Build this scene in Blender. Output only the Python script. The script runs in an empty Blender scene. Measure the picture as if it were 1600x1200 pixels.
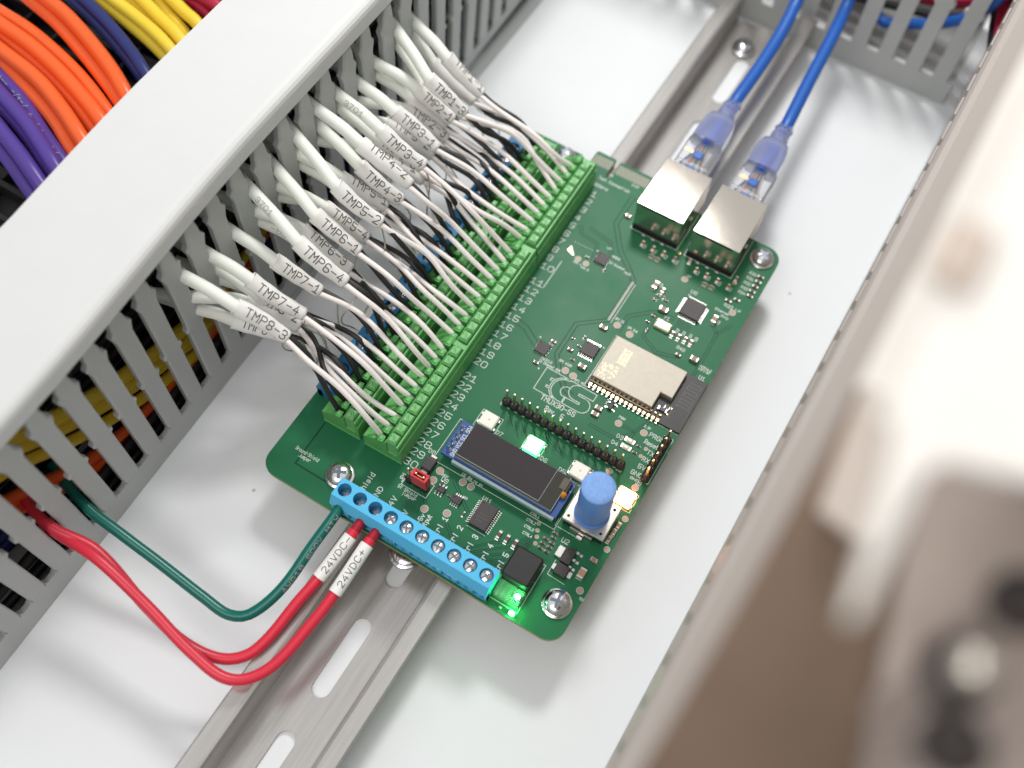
import bpy, bmesh, math, random
from mathutils import Vector, Matrix, Quaternion
random.seed(7)
V = Vector
S = 0.001                     # everything below is written in millimetres
scene = bpy.context.scene
COL = scene.collection
PI = math.pi

# ------------------------------------------------------------------ camera
R = ((0.85558588, 0.51715609, 0.02285870), (0.47064060, -0.75872349, -0.45037327), (-0.21556985, 0.39609121, -0.89254770))
CC = V((113.8559, -60.5092, 273.0451))
cam = bpy.data.cameras.new('camera'); camo = bpy.data.objects.new('camera', cam); COL.objects.link(camo)
m = Matrix(((R[0][0], -R[1][0], -R[2][0]), (R[0][1], -R[1][1], -R[2][1]), (R[0][2], -R[1][2], -R[2][2]))).to_4x4()
m.translation = CC * S
camo.matrix_world = m
cam.sensor_fit = 'HORIZONTAL'; cam.sensor_width = 17.3; cam.lens = 17.3
cam.clip_start = 0.01; cam.clip_end = 20
cam.dof.use_dof = True; cam.dof.focus_distance = 0.288; cam.dof.aperture_fstop = 3.1; cam.dof.aperture_blades = 9
scene.camera = camo
scene.unit_settings.system = 'METRIC'

# ------------------------------------------------------------------ light
w = bpy.data.worlds.new('World'); scene.world = w; w.use_nodes = True
nt = w.node_tree; bg = nt.nodes['Background']
tc = nt.nodes.new('ShaderNodeTexCoord'); sx = nt.nodes.new('ShaderNodeSeparateXYZ'); cr = nt.nodes.new('ShaderNodeValToRGB')
nt.links.new(tc.outputs['Generated'], sx.inputs[0]); nt.links.new(sx.outputs['Z'], cr.inputs[0]); nt.links.new(cr.outputs[0], bg.inputs[0])
cr.color_ramp.elements[0].position = 0.0; cr.color_ramp.elements[0].color = (0.24, 0.23, 0.22, 1)
cr.color_ramp.elements[1].position = 0.9; cr.color_ramp.elements[1].color = (0.97, 1.0, 1.02, 1)
bg.inputs[1].default_value = 0.80

def area(name, loc, target, size, power, color):
    l = bpy.data.lights.new(name, 'AREA'); l.shape = 'DISK'; l.size = size * S; l.energy = power; l.color = color
    o = bpy.data.objects.new(name, l); COL.objects.link(o); o.location = V(loc) * S
    o.rotation_euler = (V(target) - V(loc)).to_track_quat('-Z', 'Y').to_euler()
    return o
area('ceiling_lamp', (-24, 343, 400), (55, 60, 0), 96, 1.40, (1.0, 0.99, 0.97))
area('work_lamp', (10, -300, 580), (50, 20, 0), 320, 1.2, (1.0, 0.95, 0.90))
scene.view_settings.view_transform = 'Standard'; scene.view_settings.look = 'None'
scene.view_settings.exposure = 0.0; scene.view_settings.gamma = 1.0

# ------------------------------------------------------------------ materials
MATS = {}
def mat(name, color, rough=0.5, metal=0.0, coat=0.0, noise=0.0, nscale=400, bump=0.0, emit=None, estr=0.0, trans=0.0, ior=1.45, alpha=1.0, stretch=None, spec=0.5, rvar=0.0, sss=0.0):
    if name in MATS: return MATS[name]
    M = bpy.data.materials.new(name); M.use_nodes = True
    n = M.node_tree; b = n.nodes['Principled BSDF']
    b.inputs['Base Color'].default_value = (*color, 1); b.inputs['Roughness'].default_value = rough
    b.inputs['Metallic'].default_value = metal; b.inputs['Coat Weight'].default_value = coat
    b.inputs['Coat Roughness'].default_value = 0.12; b.inputs['IOR'].default_value = ior
    b.inputs['Transmission Weight'].default_value = trans; b.inputs['Alpha'].default_value = alpha
    b.inputs['Specular IOR Level'].default_value = spec
    if sss: b.inputs['Subsurface Weight'].default_value = sss; b.inputs['Subsurface Radius'].default_value = (.001, .001, .001); b.inputs['Subsurface Scale'].default_value = 1
    if emit: b.inputs['Emission Color'].default_value = (*emit, 1); b.inputs['Emission Strength'].default_value = estr
    if noise or bump or rvar:
        t = n.nodes.new('ShaderNodeTexCoord'); mp = n.nodes.new('ShaderNodeMapping'); nz = n.nodes.new('ShaderNodeTexNoise')
        n.links.new(t.outputs['Object'], mp.inputs[0]); n.links.new(mp.outputs[0], nz.inputs[0])
        if stretch: mp.inputs['Scale'].default_value = stretch
        nz.inputs['Scale'].default_value = nscale; nz.inputs['Detail'].default_value = 6; nz.inputs['Roughness'].default_value = 0.6
        if noise:
            mx = n.nodes.new('ShaderNodeMix'); mx.data_type = 'RGBA'
            mx.inputs['A'].default_value = (*[max(0, c * (1 - noise)) for c in color], 1)
            mx.inputs['B'].default_value = (*[min(1, c * (1 + noise)) for c in color], 1)
            n.links.new(nz.outputs['Fac'], mx.inputs['Factor']); n.links.new(mx.outputs['Result'], b.inputs['Base Color'])
        if rvar:
            mr = n.nodes.new('ShaderNodeMapRange'); mr.inputs['From Min'].default_value = 0.3; mr.inputs['From Max'].default_value = 0.7
            mr.inputs['To Min'].default_value = max(0.02, rough - rvar); mr.inputs['To Max'].default_value = min(1, rough + rvar)
            n.links.new(nz.outputs['Fac'], mr.inputs[0]); n.links.new(mr.outputs[0], b.inputs['Roughness'])
        if bump:
            bp = n.nodes.new('ShaderNodeBump'); bp.inputs['Strength'].default_value = bump; bp.inputs['Distance'].default_value = 0.0001
            n.links.new(nz.outputs['Fac'], bp.inputs['Height']); n.links.new(bp.outputs[0], b.inputs['Normal'])
    MATS[name] = M
    return M

PANEL = mat('white_panel_paint', (0.79, 0.805, 0.82), 0.5, noise=0.025, nscale=45, bump=0.04, rvar=0.08, spec=0.3)
def specks(M, tint=(0.30, 0.29, 0.28), scale=55, size=0.028):     # a few specks of dust and drill swarf
    n = M.node_tree; b = n.nodes['Principled BSDF']; t = n.nodes.new('ShaderNodeTexCoord'); v = n.nodes.new('ShaderNodeTexVoronoi'); v.inputs['Scale'].default_value = scale
    n.links.new(t.outputs['Object'], v.inputs['Vector'])
    def mth(op, a, k):
        q = n.nodes.new('ShaderNodeMath'); q.operation = op; n.links.new(a, q.inputs[0])
        if isinstance(k, float): q.inputs[1].default_value = k
        else: n.links.new(k, q.inputs[1])
        return q.outputs[0]
    sp = n.nodes.new('ShaderNodeSeparateColor'); n.links.new(v.outputs['Color'], sp.inputs[0])
    f = mth('MULTIPLY', mth('LESS_THAN', v.outputs['Distance'], size), mth('GREATER_THAN', sp.outputs[0], 0.62))
    f = mth('MULTIPLY', f, 0.7)
    mx = n.nodes.new('ShaderNodeMix'); mx.data_type = 'RGBA'; old = b.inputs['Base Color'].links[0].from_socket
    n.links.new(f, mx.inputs['Factor']); n.links.new(old, mx.inputs['A']); mx.inputs['B'].default_value = (*tint, 1); n.links.new(mx.outputs['Result'], b.inputs['Base Color'])
specks(PANEL)
DUCT = mat('grey_duct_plastic', (0.475, 0.49, 0.48), 0.42, noise=0.03, nscale=120, bump=0.06, rvar=0.08)
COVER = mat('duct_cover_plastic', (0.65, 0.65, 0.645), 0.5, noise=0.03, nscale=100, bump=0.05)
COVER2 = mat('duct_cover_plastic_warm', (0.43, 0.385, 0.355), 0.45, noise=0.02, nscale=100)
RAIL = mat('zinc_rail', (0.53, 0.505, 0.485), 0.36, metal=1.0, noise=0.24, nscale=70, stretch=(12, 0.5, 12), bump=0.22)
STEEL = mat('screw_steel', (0.78, 0.77, 0.77), 0.16, metal=1.0, noise=0.05, nscale=700, rvar=0.08)
NICKEL = mat('nickel_shield', (0.70, 0.63, 0.555), 0.24, metal=1.0, noise=0.04, nscale=900, bump=0.05, stretch=(1, 6, 1), rvar=0.05)
CAN = mat('module_shield', (0.49, 0.45, 0.385), 0.62, metal=0.85, noise=0.10, nscale=800, bump=0.05, rvar=0.03)
TIN = mat('solder_tin', (0.62, 0.60, 0.57), 0.33, metal=1.0)
GOLD = mat('gold_plating', (0.85, 0.60, 0.28), 0.25, metal=1.0)
PADC = mat('bare_pad', (0.42, 0.285, 0.225), 0.5, metal=0.15, noise=0.12, nscale=2500)
MASK = mat('green_solder_mask', (0.015, 0.138, 0.058), 0.42, noise=0.10, nscale=45, rvar=0.05, bump=0.02, spec=0.24)
MASKD = mat('green_mask_gap', (0.007, 0.050, 0.030), 0.45, spec=0.2)
MASKL = mat('green_mask_trace', (0.018, 0.165, 0.080), 0.34, coat=0.3)
EDGE = mat('board_edge_laminate', (0.33, 0.34, 0.16), 0.7, noise=0.2, nscale=2000)
SILK = mat('white_silkscreen', (0.66, 0.70, 0.65), 0.6)
GREEN = mat('green_terminal_plastic', (0.125, 0.42, 0.12), 0.40, noise=0.04, nscale=300, bump=0.05, rvar=0.06, sss=0.05)
GREENB = mat('green_button_plastic', (0.185, 0.48, 0.175), 0.38, noise=0.04, nscale=300)
BLUE = mat('blue_terminal_plastic', (0.085, 0.49, 0.80), 0.38, noise=0.03, nscale=300, rvar=0.05)
BLUED = mat('blue_shield_terminal_plastic', (0.012, 0.19, 0.42), 0.4, noise=0.03, nscale=300)
BLACKP = mat('black_plastic', (0.018, 0.017, 0.017), 0.45, noise=0.1, nscale=800, bump=0.1)
CHIP = mat('chip_epoxy', (0.045, 0.037, 0.037), 0.5, noise=0.12, nscale=2500, bump=0.08)
HOLE = mat('dark_hole', (0.012, 0.012, 0.012), 0.8)
CERAM = mat('ceramic_brown', (0.33, 0.215, 0.155), 0.5, noise=0.1, nscale=1500)
RESB = mat('resistor_body', (0.12, 0.055, 0.04), 0.45)
CREAM = mat('crystal_cream', (0.68, 0.62, 0.44), 0.32, metal=0.4)
LEDW = mat('led_body', (0.80, 0.77, 0.70), 0.4)
LEDLENS = mat('led_lens', (0.86, 0.83, 0.74), 0.25)
OLEDP = mat('blue_module_board', (0.012, 0.06, 0.25), 0.35, coat=0.3)
GLASS = mat('display_glass', (0.030, 0.022, 0.024), 0.14, coat=0.2, spec=0.5)
GLASS2 = mat('display_edge_film', (0.024, 0.020, 0.010), 0.14, coat=0.5)
AMBER = mat('amber_blob', (0.62, 0.25, 0.02), 0.25)
FILM = mat('display_side_glass', (0.28, 0.36, 0.36), 0.15, spec=0.6)
def brushed(M, alpha, tint, stretch, nscale=500):      # tight Beckmann sheen for stamped shields: no long tails like GGX
    n = M.node_tree; g = n.nodes.new('ShaderNodeBsdfAnisotropic'); g.distribution = 'BECKMANN'
    b = n.nodes['Principled BSDF']; o = n.nodes['Material Output']; g.inputs['Roughness'].default_value = alpha
    if b.inputs['Base Color'].links: n.links.new(b.inputs['Base Color'].links[0].from_socket, g.inputs['Color'])
    else: g.inputs['Color'].default_value = (*tint, 1)
    if b.inputs['Normal'].links: n.links.new(b.inputs['Normal'].links[0].from_socket, g.inputs['Normal'])
    n.links.new(g.outputs[0], o.inputs['Surface'])
brushed(NICKEL, 0.17, (.7, .63, .555), None); brushed(RAIL, 0.20, (.6, .575, .555), None)
_n = RAIL.node_tree; _o = _n.nodes['Material Output']; _b = _n.nodes['Principled BSDF']; _mx = _n.nodes.new('ShaderNodeMixShader'); _mx.inputs[0].default_value = 0.55
_n.links.new(_o.inputs['Surface'].links[0].from_socket, _mx.inputs[1]); _n.links.new(_b.outputs[0], _mx.inputs[2]); _n.links.new(_mx.outputs[0], _o.inputs['Surface']); _b.inputs['Roughness'].default_value = 0.62; _b.inputs['Metallic'].default_value = 0.6
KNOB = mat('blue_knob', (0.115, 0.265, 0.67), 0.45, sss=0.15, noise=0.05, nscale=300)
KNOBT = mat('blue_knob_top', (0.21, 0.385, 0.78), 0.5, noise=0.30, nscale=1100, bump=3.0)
JUMP = mat('red_jumper_plastic', (0.66, 0.040, 0.055), 0.4)
WJACK = mat('white_cable_jacket', (0.84, 0.855, 0.79), 0.5, noise=0.02, nscale=200, sss=0.08)
WCORE = mat('white_core_insulation', (0.86, 0.80, 0.765), 0.48, noise=0.02, nscale=300, sss=0.08)
BCORE = mat('black_core_insulation', (0.022, 0.020, 0.020), 0.42)
SLEEVE = mat('white_heatshrink', (0.88, 0.865, 0.83), 0.5, noise=0.015, nscale=200, sss=0.05)
INK = mat('label_ink', (0.11, 0.09, 0.10), 0.7)
INKG = mat('grey_print', (0.42, 0.42, 0.40), 0.7)
REDW = mat('red_wire', (0.70, 0.030, 0.060), 0.35, sss=0.05)
DRED = mat('dark_red_ferrule', (0.36, 0.012, 0.030), 0.4)
GRNW = mat('green_wire', (0.003, 0.145, 0.115), 0.3)
BLUW = mat('blue_patch_cable', (0.014, 0.105, 0.44), 0.36)
ORAW = mat('orange_cable', (0.90, 0.13, 0.025), 0.32)
PURW = mat('purple_cable', (0.085, 0.045, 0.28), 0.36)
NAVW = mat('navy_cable', (0.018, 0.028, 0.145), 0.38)
YELW = mat('yellow_cable', (0.84, 0.60, 0.045), 0.4)
CRIW = mat('crimson_cable', (0.42, 0.010, 0.045), 0.4)
BLKW = mat('black_cable', (0.014, 0.014, 0.016), 0.45)
BOOT = mat('plug_boot_translucent', (0.36, 0.41, 0.70), 0.25, trans=0.6, ior=1.25)
CLEAR = mat('clear_plug_plastic', (0.92, 0.93, 0.95), 0.06, trans=0.9, ior=1.45)
CLEARG = mat('clear_green_plastic', (0.35, 0.75, 0.45), 0.12, trans=0.7, ior=1.45)
LGREEN = mat('green_led_light', (0.1, 0.8, 0.3), 0.4, emit=(0.05, 1.0, 0.20), estr=320)
LGREENW = mat('status_led_light', (0.7, 0.9, 0.75), 0.4, emit=(0.25, 1.0, 0.40), estr=7)
LORANGE = mat('orange_led_light', (0.9, 0.7, 0.5), 0.4, emit=(1.0, 0.42, 0.15), estr=75)
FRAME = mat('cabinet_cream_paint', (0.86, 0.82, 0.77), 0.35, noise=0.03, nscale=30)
TAUPE = mat('brown_reflection_tone', (0.215, 0.152, 0.112), 0.7, noise=0.25, nscale=40, spec=0.2)  # brown of the blurred dark reflection, put into the colour
TAUPE2 = mat('grey_reflection_and_stem', (0.40, 0.335, 0.30), 0.6, noise=0.25, nscale=40, spec=0.3)  # grey of the paler reflection as a colour; also on the gland stems
TAUPE3 = mat('pale_reflection_tone', (0.60, 0.52, 0.465), 0.6, noise=0.1, nscale=40)  # lighter end of the reflection gradient, put into the colour
CHROME = mat('polished_gland_metal', (0.95, 0.88, 0.78), 0.3, metal=1.0)
RUBBER = mat('dark_gland_ring', (0.035, 0.027, 0.025), 0.4)

# ------------------------------------------------------------------ mesh helpers
class MB:
    def __init__(s): s.v = []; s.f = []; s.m = []; s.mats = []; s.sm = []
    def mi(s, M):
        if M not in s.mats: s.mats.append(M)
        return s.mats.index(M)
    def add(s, vs, fs, M, smooth=False):
        o = len(s.v); s.v += [V(p) for p in vs]; i = s.mi(M)
        for f in fs: s.f.append([o + k for k in f]); s.m.append(i); s.sm.append(smooth)
    def box(s, x0, x1, y0, y1, z0, z1, M, c=0.0, xf=None):
        if c <= 0:
            vs = [(x, y, z) for z in (z0, z1) for (x, y) in ((x0, y0), (x1, y0), (x1, y1), (x0, y1))]
            fs = [(3, 2, 1, 0), (4, 5, 6, 7), (0, 1, 5, 4), (1, 2, 6, 5), (2, 3, 7, 6), (3, 0, 4, 7)]
        else:
            def ring(x0, x1, y0, y1, z, c): return [(x0 + c, y0, z), (x1 - c, y0, z), (x1, y0 + c, z), (x1, y1 - c, z), (x1 - c, y1, z), (x0 + c, y1, z), (x0, y1 - c, z), (x0, y0 + c, z)]
            vs = ring(x0, x1, y0, y1, z0, c) + ring(x0, x1, y0, y1, z1 - c, c) + ring(x0 + c, x1 - c, y0 + c, y1 - c, z1, c * .5)
            fs = [tuple(range(7, -1, -1)), tuple(range(16, 24))]
            for a in (0, 8):
                for k in range(8): fs.append((a + k, a + (k + 1) % 8, a + 8 + (k + 1) % 8, a + 8 + k))
        if xf: vs = [xf @ V(p) for p in vs]
        s.add(vs, fs, M)
    def prism(s, poly, axis, a, b, M, cap=True):     # poly in the two other axes, in cyclic order
        def P(u, v, t): return ((t, u, v), (u, t, v), (u, v, t))[axis]
        n = len(poly); vs = [P(u, v, a) for u, v in poly] + [P(u, v, b) for u, v in poly]
        ar = sum(poly[i][0] * poly[(i + 1) % n][1] - poly[(i + 1) % n][0] * poly[i][1] for i in range(n))
        flip = (ar > 0) == (b > a)
        if axis == 1: flip = not flip
        fs = [(i, (i + 1) % n, n + (i + 1) % n, n + i) for i in range(n)]
        if cap: fs += [tuple(range(n - 1, -1, -1)), tuple(range(n, 2 * n))]
        if not flip: fs = [tuple(reversed(f)) for f in fs]
        s.add(vs, fs, M)
    def lathe(s, prof, cx, cy, M, n=20, smooth=True, cap=True):   # prof: (r, z) bottom to top
        vs = []; fs = []
        for r, z in prof: vs += [(cx + r * math.cos(2 * PI * k / n), cy + r * math.sin(2 * PI * k / n), z) for k in range(n)]
        for j in range(len(prof) - 1):
            for k in range(n): fs.append((j * n + k, j * n + (k + 1) % n, (j + 1) * n + (k + 1) % n, (j + 1) * n + k))
        s.add(vs, fs, M, smooth)
        if cap: s.add(vs[-n:], [tuple(range(n))], M); s.add(vs[:n], [tuple(range(n - 1, -1, -1))], M)
    def tube(s, pts, r, M, n=8, caps=True, flat=1.0, up=None):
        fr = frames(pts, up); vs = []; fs = []; N = len(pts)
        rr = r if isinstance(r, (list, tuple)) else [r] * N
        for (p, t, u, v), q in zip(fr, rr):
            vs += [p + u * (q * math.cos(2 * PI * k / n)) + v * (q * flat * math.sin(2 * PI * k / n)) for k in range(n)]
        for j in range(N - 1):
            for k in range(n): fs.append((j * n + k, j * n + (k + 1) % n, (j + 1) * n + (k + 1) % n, (j + 1) * n + k))
        s.add(vs, fs, M, True)
        if caps: s.add(vs[-n:], [tuple(range(n))], M); s.add(vs[:n], [tuple(range(n - 1, -1, -1))], M)
    def strip(s, pl, wd, z, M, closed=False):        # flat ribbon along 2-D polyline at height z
        pl = [V((a, b)) for a, b in pl]; n = len(pl)
        if n < 2: return
        L = []
        for i in range(n):
            a = pl[i - 1] if (i or closed) else None; b = pl[(i + 1) % n] if (i < n - 1 or closed) else None
            d1 = (pl[i] - a).normalized() if a is not None and (pl[i] - a).length > 1e-9 else None
            d2 = (b - pl[i]).normalized() if b is not None and (b - pl[i]).length > 1e-9 else None
            d1 = d1 or d2; d2 = d2 or d1
            nn = V((-d1.y - d2.y, d1.x + d2.x))
            nn = nn.normalized() if nn.length > 1e-6 else V((-d1.y, d1.x))
            k = 1 / max(0.45, nn.dot(V((-d1.y, d1.x))))
            e = V((0, 0))
            if not closed and i == 0: e = -d2 * wd * .45
            if not closed and i == n - 1: e = d1 * wd * .45
            L.append((pl[i] + e + nn * wd * .5 * k, pl[i] + e - nn * wd * .5 * k))
        vs = []
        for a, b in L: vs += [(a.x, a.y, z), (b.x, b.y, z)]
        fs = [(2 * i, 2 * i + 1, 2 * i + 3, 2 * i + 2) for i in range(n - 1)]
        if closed: fs.append((2 * n - 2, 2 * n - 1, 1, 0))
        s.add(vs, fs, M)
    def disc(s, cx, cy, r, z, M, r0=0, n=20):
        if r0:
            vs = [(cx + q * math.cos(2 * PI * k / n), cy + q * math.sin(2 * PI * k / n), z) for q in (r0, r) for k in range(n)]
            s.add(vs, [(k, n + k, n + (k + 1) % n, (k + 1) % n) for k in range(n)], M)
        else: s.add([(cx + r * math.cos(2 * PI * k / n), cy + r * math.sin(2 * PI * k / n), z) for k in range(n)], [tuple(range(n))], M)
    def data(s, name):
        me = bpy.data.meshes.new(name)
        me.from_pydata([p * S for p in s.v], [], s.f)
        for M in s.mats: me.materials.append(M)
        me.polygons.foreach_set('material_index', s.m); me.polygons.foreach_set('use_smooth', s.sm)
        me.update(); return me

def frames(pts, up=None):
    pts = [V(p) for p in pts]; N = len(pts); out = []; u = None
    for i, p in enumerate(pts):
        t = (pts[min(i + 1, N - 1)] - pts[max(i - 1, 0)]).normalized()
        if u is None:
            a = V(up) if up else V((0, 0, 1)) if abs(t.z) < 0.9 else V((1, 0, 0)); u = a - t * a.dot(t); u.normalize()
        else:
            u = u - t * u.dot(t); u.normalize()
        out.append((p, t, u, t.cross(u)))
    return out
def spline(P, step=1.5):                             # centripetal-ish Catmull-Rom through P
    P = [V(p) for p in P]; Q = [P[0] * 2 - P[1]] + P + [P[-1] * 2 - P[-2]]; out = []
    for i in range(1, len(Q) - 2):
        a, b, c, d = Q[i - 1:i + 3]; L = (c - b).length; n = max(2, int(L / step))
        k1 = L / max(1e-6, (c - a).length); k2 = L / max(1e-6, (d - b).length)
        t1 = (c - a) * k1; t2 = (d - b) * k2
        for j in range(n):
            t = j / n; h = t * t; g = h * t
            out.append(b * (2 * g - 3 * h + 1) + t1 * (g - 2 * h + t) + c * (3 * h - 2 * g) + t2 * (g - h))
    out.append(P[-1]); return out

def relax(P, n):                                     # stiff wire: iron the small wiggles out, ends held
    for _ in range(n):
        Q = [P[0], P[1]] + [P[i] * .5 + (P[i - 1] + P[i + 1]) * .25 for i in range(2, len(P) - 3)] + P[-3:]
        P = Q
    return P
def thing(name, label, cat, loc=(0, 0, 0), group=None):
    o = bpy.data.objects.new(name, None); COL.objects.link(o); o.location = V(loc) * S; o.empty_display_size = 0.005
    o['label'] = label; o['category'] = cat
    if group: o['group'] = group
    return o
def world(o):
    return (world(o.parent) if o.parent else V((0, 0, 0))) + o.location
def part(name, mb, parent, loc=None, rot=None, label=None, stuff=False):   # mesh in scene mm unless loc given
    me = mb.data(name) if isinstance(mb, MB) else mb
    o = bpy.data.objects.new(name, me); COL.objects.link(o); o.parent = parent
    if loc is None: o.location = -world(parent)
    else: o.location = V(loc) * S - world(parent)
    if rot: o.rotation_euler = rot
    if label: o['label'] = label
    if stuff: o['kind'] = 'stuff'
    return o
def solo(name, mb, label, cat, group=None, loc=None, rot=None):
    me = mb.data(name) if isinstance(mb, MB) else mb
    o = bpy.data.objects.new(name, me); COL.objects.link(o); o['label'] = label; o['category'] = cat
    if group: o['group'] = group
    if loc is not None: o.location = V(loc) * S
    if rot: o.rotation_euler = rot
    return o
def structure(name, mb):
    o = bpy.data.objects.new(name, mb.data(name)); COL.objects.link(o); o['kind'] = 'structure'; return o

# ------------------------------------------------------------------ stroke lettering (digits x, y; baseline y = 0, m/n = -2/-1)
G = {'0':'100105163645413010','1':'042620|0040','2':'05163645440040','3':'05163645443313|3342413010 01','4':'360242|3430','5':'46060343424130 1001',
'6':'4536160501103041423303','7':'064610','8':'1304051636454433130201103041423 3','9':'0110304145361605041343','A':'002640|1232','B':'0006364544330333|3342413000','C':'4536160501103041',
'D':'00062644422000','E':'46060040|0333','F':'460600|0333','G':'45361605011030414323','H':'0006|4046|0343','I':'2026|1636|1030','J':'4641301001','K':'0006|4603|1440','L':'060040',
'M':'0006234640','N':'00064046','O':'100105163645413010','P':'00063645443303','Q':'100105163645413010|2240','R':'00063645443303|2340','S':'453616050413334241301001','T':'0646|2620',
'U':'060110304146','V':'062046','W':'0610233046','X':'0640|0046','Y':'062346|2320','Z':'06460040','a':'143443403010011242','b':'0600|003041433404','c':'433414030110304 1','d':'4640|401001031444',
'e':'0242433414030110 3041','f':'36261510|0434','g':'40100103144 44m1m','h':'0600|0314344340','i':'2420|2526','j':'242m|2526','k':'0600|4402|1340','l':'2620','m':'0004|03142320|23344340','n':'0004|03143443 40',
'o':'100103143443413010','p':'0m04|0434434130 00','q':'4m44|441403011040','r':'0004|02143443','s':'4414031232413000','t':'16112030|0434','u':'04011030 41|4440','v':'042044','w':'0410233044','x':'0440|0044',
'y':'0420|441m','z':'04440040','-':'0343','.':'2021','+':'0343|2125','/':'0046',' ':''}
def glyph(ch):
    out = []
    for st in G.get(ch, '').split('|'):
        st = st.replace(' ', '')
        if st: out.append([(int(st[i]), {'m': -2, 'n': -1}.get(st[i + 1]) if st[i + 1] in 'mn' else int(st[i + 1])) for i in range(0, len(st) - 1, 2)])
    return out
def strokes(text, h, aspect=1.0, adv=5.8):
    out = []; k = h / 6
    for i, ch in enumerate(text):
        for st in glyph(ch): out.append([((x + i * adv) * k * aspect, y * k) for x, y in st])
    return out, (len(text) * adv - (adv - 4)) * k * aspect
def write(mb, text, x, y, h, wd, z, M, ang=0.0, length=None, center=False, adv=5.8):
    st, L = strokes(text, h, 1.0, adv); a = 1.0
    if length: a = length / L
    ca, sa = math.cos(ang), math.sin(ang); off = -L * a / 2 if center else 0
    for i, pl in enumerate(st):
        mb.strip([(x + (px * a + off) * ca - py * sa, y + (px * a + off) * sa + py * ca) for px, py in pl], wd, z + 0.004 * (i % 3), M)
def write_tube(mb, text, fr, r, s0, h, wd, M, roll=0.0, length=None, flat=1.0):   # lettering wrapped on a tube, facing the lens side
    cum = [0.0]
    for i in range(1, len(fr)): cum.append(cum[-1] + (fr[i][0] - fr[i - 1][0]).length)
    st, L = strokes(text, h); a = length / L if length else 1
    def at(s):
        s = min(max(s, 0), cum[-1] - 1e-4); i = max(j for j in range(len(cum) - 1) if cum[j] <= s); k = (s - cum[i]) / max(1e-6, cum[i + 1] - cum[i])
        return fr[i][0].lerp(fr[i + 1][0], k), fr[i][1].lerp(fr[i + 1][1], k).normalized(), i + k
    rf = r if callable(r) else (lambda q: r)
    vd = (CC - fr[len(fr) // 2][0]).normalized()
    def P(sx, sy, lift):
        c, t, q = at(s0 + sx); n = vd - t * vd.dot(t); n.normalize(); b = n.cross(t); R_ = rf(q) + lift
        th = math.asin(max(-.98, min(.98, (sy - h / 2) / (R_ * flat)))) + roll
        return c + n * (math.cos(th) * R_) + b * (math.sin(th) * R_ * flat)
    for si, pl in enumerate(st):
        d = []
        for (x0, y0), (x1, y1) in zip(pl, pl[1:]):
            n = max(1, int(math.hypot(x1 - x0, y1 - y0) / 0.35))
            d += [(x0 + (x1 - x0) * j / n, y0 + (y1 - y0) * j / n) for j in range(n)]
        d.append(pl[-1]); tmp = MB(); tmp.strip([(x * a, y) for x, y in d], wd, 0, M)
        mb.add([P(p.x, p.y, 0.05 + 0.005 * (si % 3)) for p in tmp.v], tmp.f, M)

# ------------------------------------------------------------------ setting: the white mounting panel
b = MB(); b.box(-420, 420, -420, 560, -20, -18, PANEL); structure('mounting_panel', b)

# ------------------------------------------------------------------ wiring ducts
def inset(poly, d):
    n = len(poly); out = []
    ar = sum(poly[i][0] * poly[(i + 1) % n][1] - poly[(i + 1) % n][0] * poly[i][1] for i in range(n)); sg = 1 if ar > 0 else -1
    for i in range(n):
        a, p, q = V(poly[i - 1]), V(poly[i]), V(poly[(i + 1) % n])
        d1 = (p - a).normalized(); d2 = (q - p).normalized(); nn = V((-d1.y - d2.y, d1.x + d2.x))
        nn = nn.normalized() * sg if nn.length > 1e-6 else V((0, 0)); k = 1 / max(0.5, abs(nn.dot(V((-d1.y, d1.x)))))
        out.append(tuple(p + nn * d * k))
    return out
def slab_x(mb, poly, x0, x1, c, M):                  # plate in the y-z plane with its x1 edges chamfered
    n = len(poly); q = [(a_, b_ if z_ > 0 else 0) for (a_, b_), (y_, z_) in zip(inset(poly, c), poly)]; e = x1 - math.copysign(c, x1 - x0)
    vs = [(x0, y, z) for y, z in poly] + [(e, y, z) for y, z in poly] + [(x1, y, z) for y, z in q]
    ar = sum(poly[i][0] * poly[(i + 1) % n][1] - poly[(i + 1) % n][0] * poly[i][1] for i in range(n))
    fs = [(i, (i + 1) % n, n + (i + 1) % n, n + i) for i in range(n)] + [(n + i, n + (i + 1) % n, 2 * n + (i + 1) % n, 2 * n + i) for i in range(n)]
    fs += [tuple(range(n - 1, -1, -1)), tuple(range(2 * n, 3 * n))]
    if (ar > 0) != (x1 > x0): fs = [tuple(reversed(f)) for f in fs]
    mb.add(vs, fs, M)
def finger_poly(h, w=3.35, nib=0.8):
    r = [(w, 0), (w, h * .425), (w + nib, h * .438), (w + nib, h * .452), (w - .05, h * .468), (w - .05, h * .815), (w + nib * .5, h * .845), (w + nib * 1.1, h * .872), (w - .25, h * .897), (w - .45, h * .94), (w - .9, h - 1.4), (w - 1.25, h)]
    return r + [(-y, z) for y, z in reversed(r)]
DX = lambda y: 4.3 * (lambda t: t * t * (3 - 2 * t))(min(1, max(0, (62 - y) / 100)))      # the lid bows outwards towards the near end
LX = lambda y, z: -31.5 - 0.0245 * (y + 50) * (1 - (z + 18) / 78) + DX(y) * (z + 18) / 78
duct = thing('wiring_duct', 'long grey slotted wiring duct with smooth white cover, left of the circuit board', 'wiring duct', (-48, 60, -18))
mb = MB(); slab_x(mb, finger_poly(66, 2.85), -2.1, 0, 0.45, DUCT); fing = mb.data('finger')
for k in range(-10, 27):
    y = 10.0 * k; xb, xt = LX(y, -7), LX(y, 60)
    part('finger', fing, duct, (xb, y, -7), (0, math.atan((xt - xb) / 67) + random.uniform(-.008, .008), 0))
mb = MB(); N = 40
base = [(-110 + 380 * i / N) for i in range(N + 1)]
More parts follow.
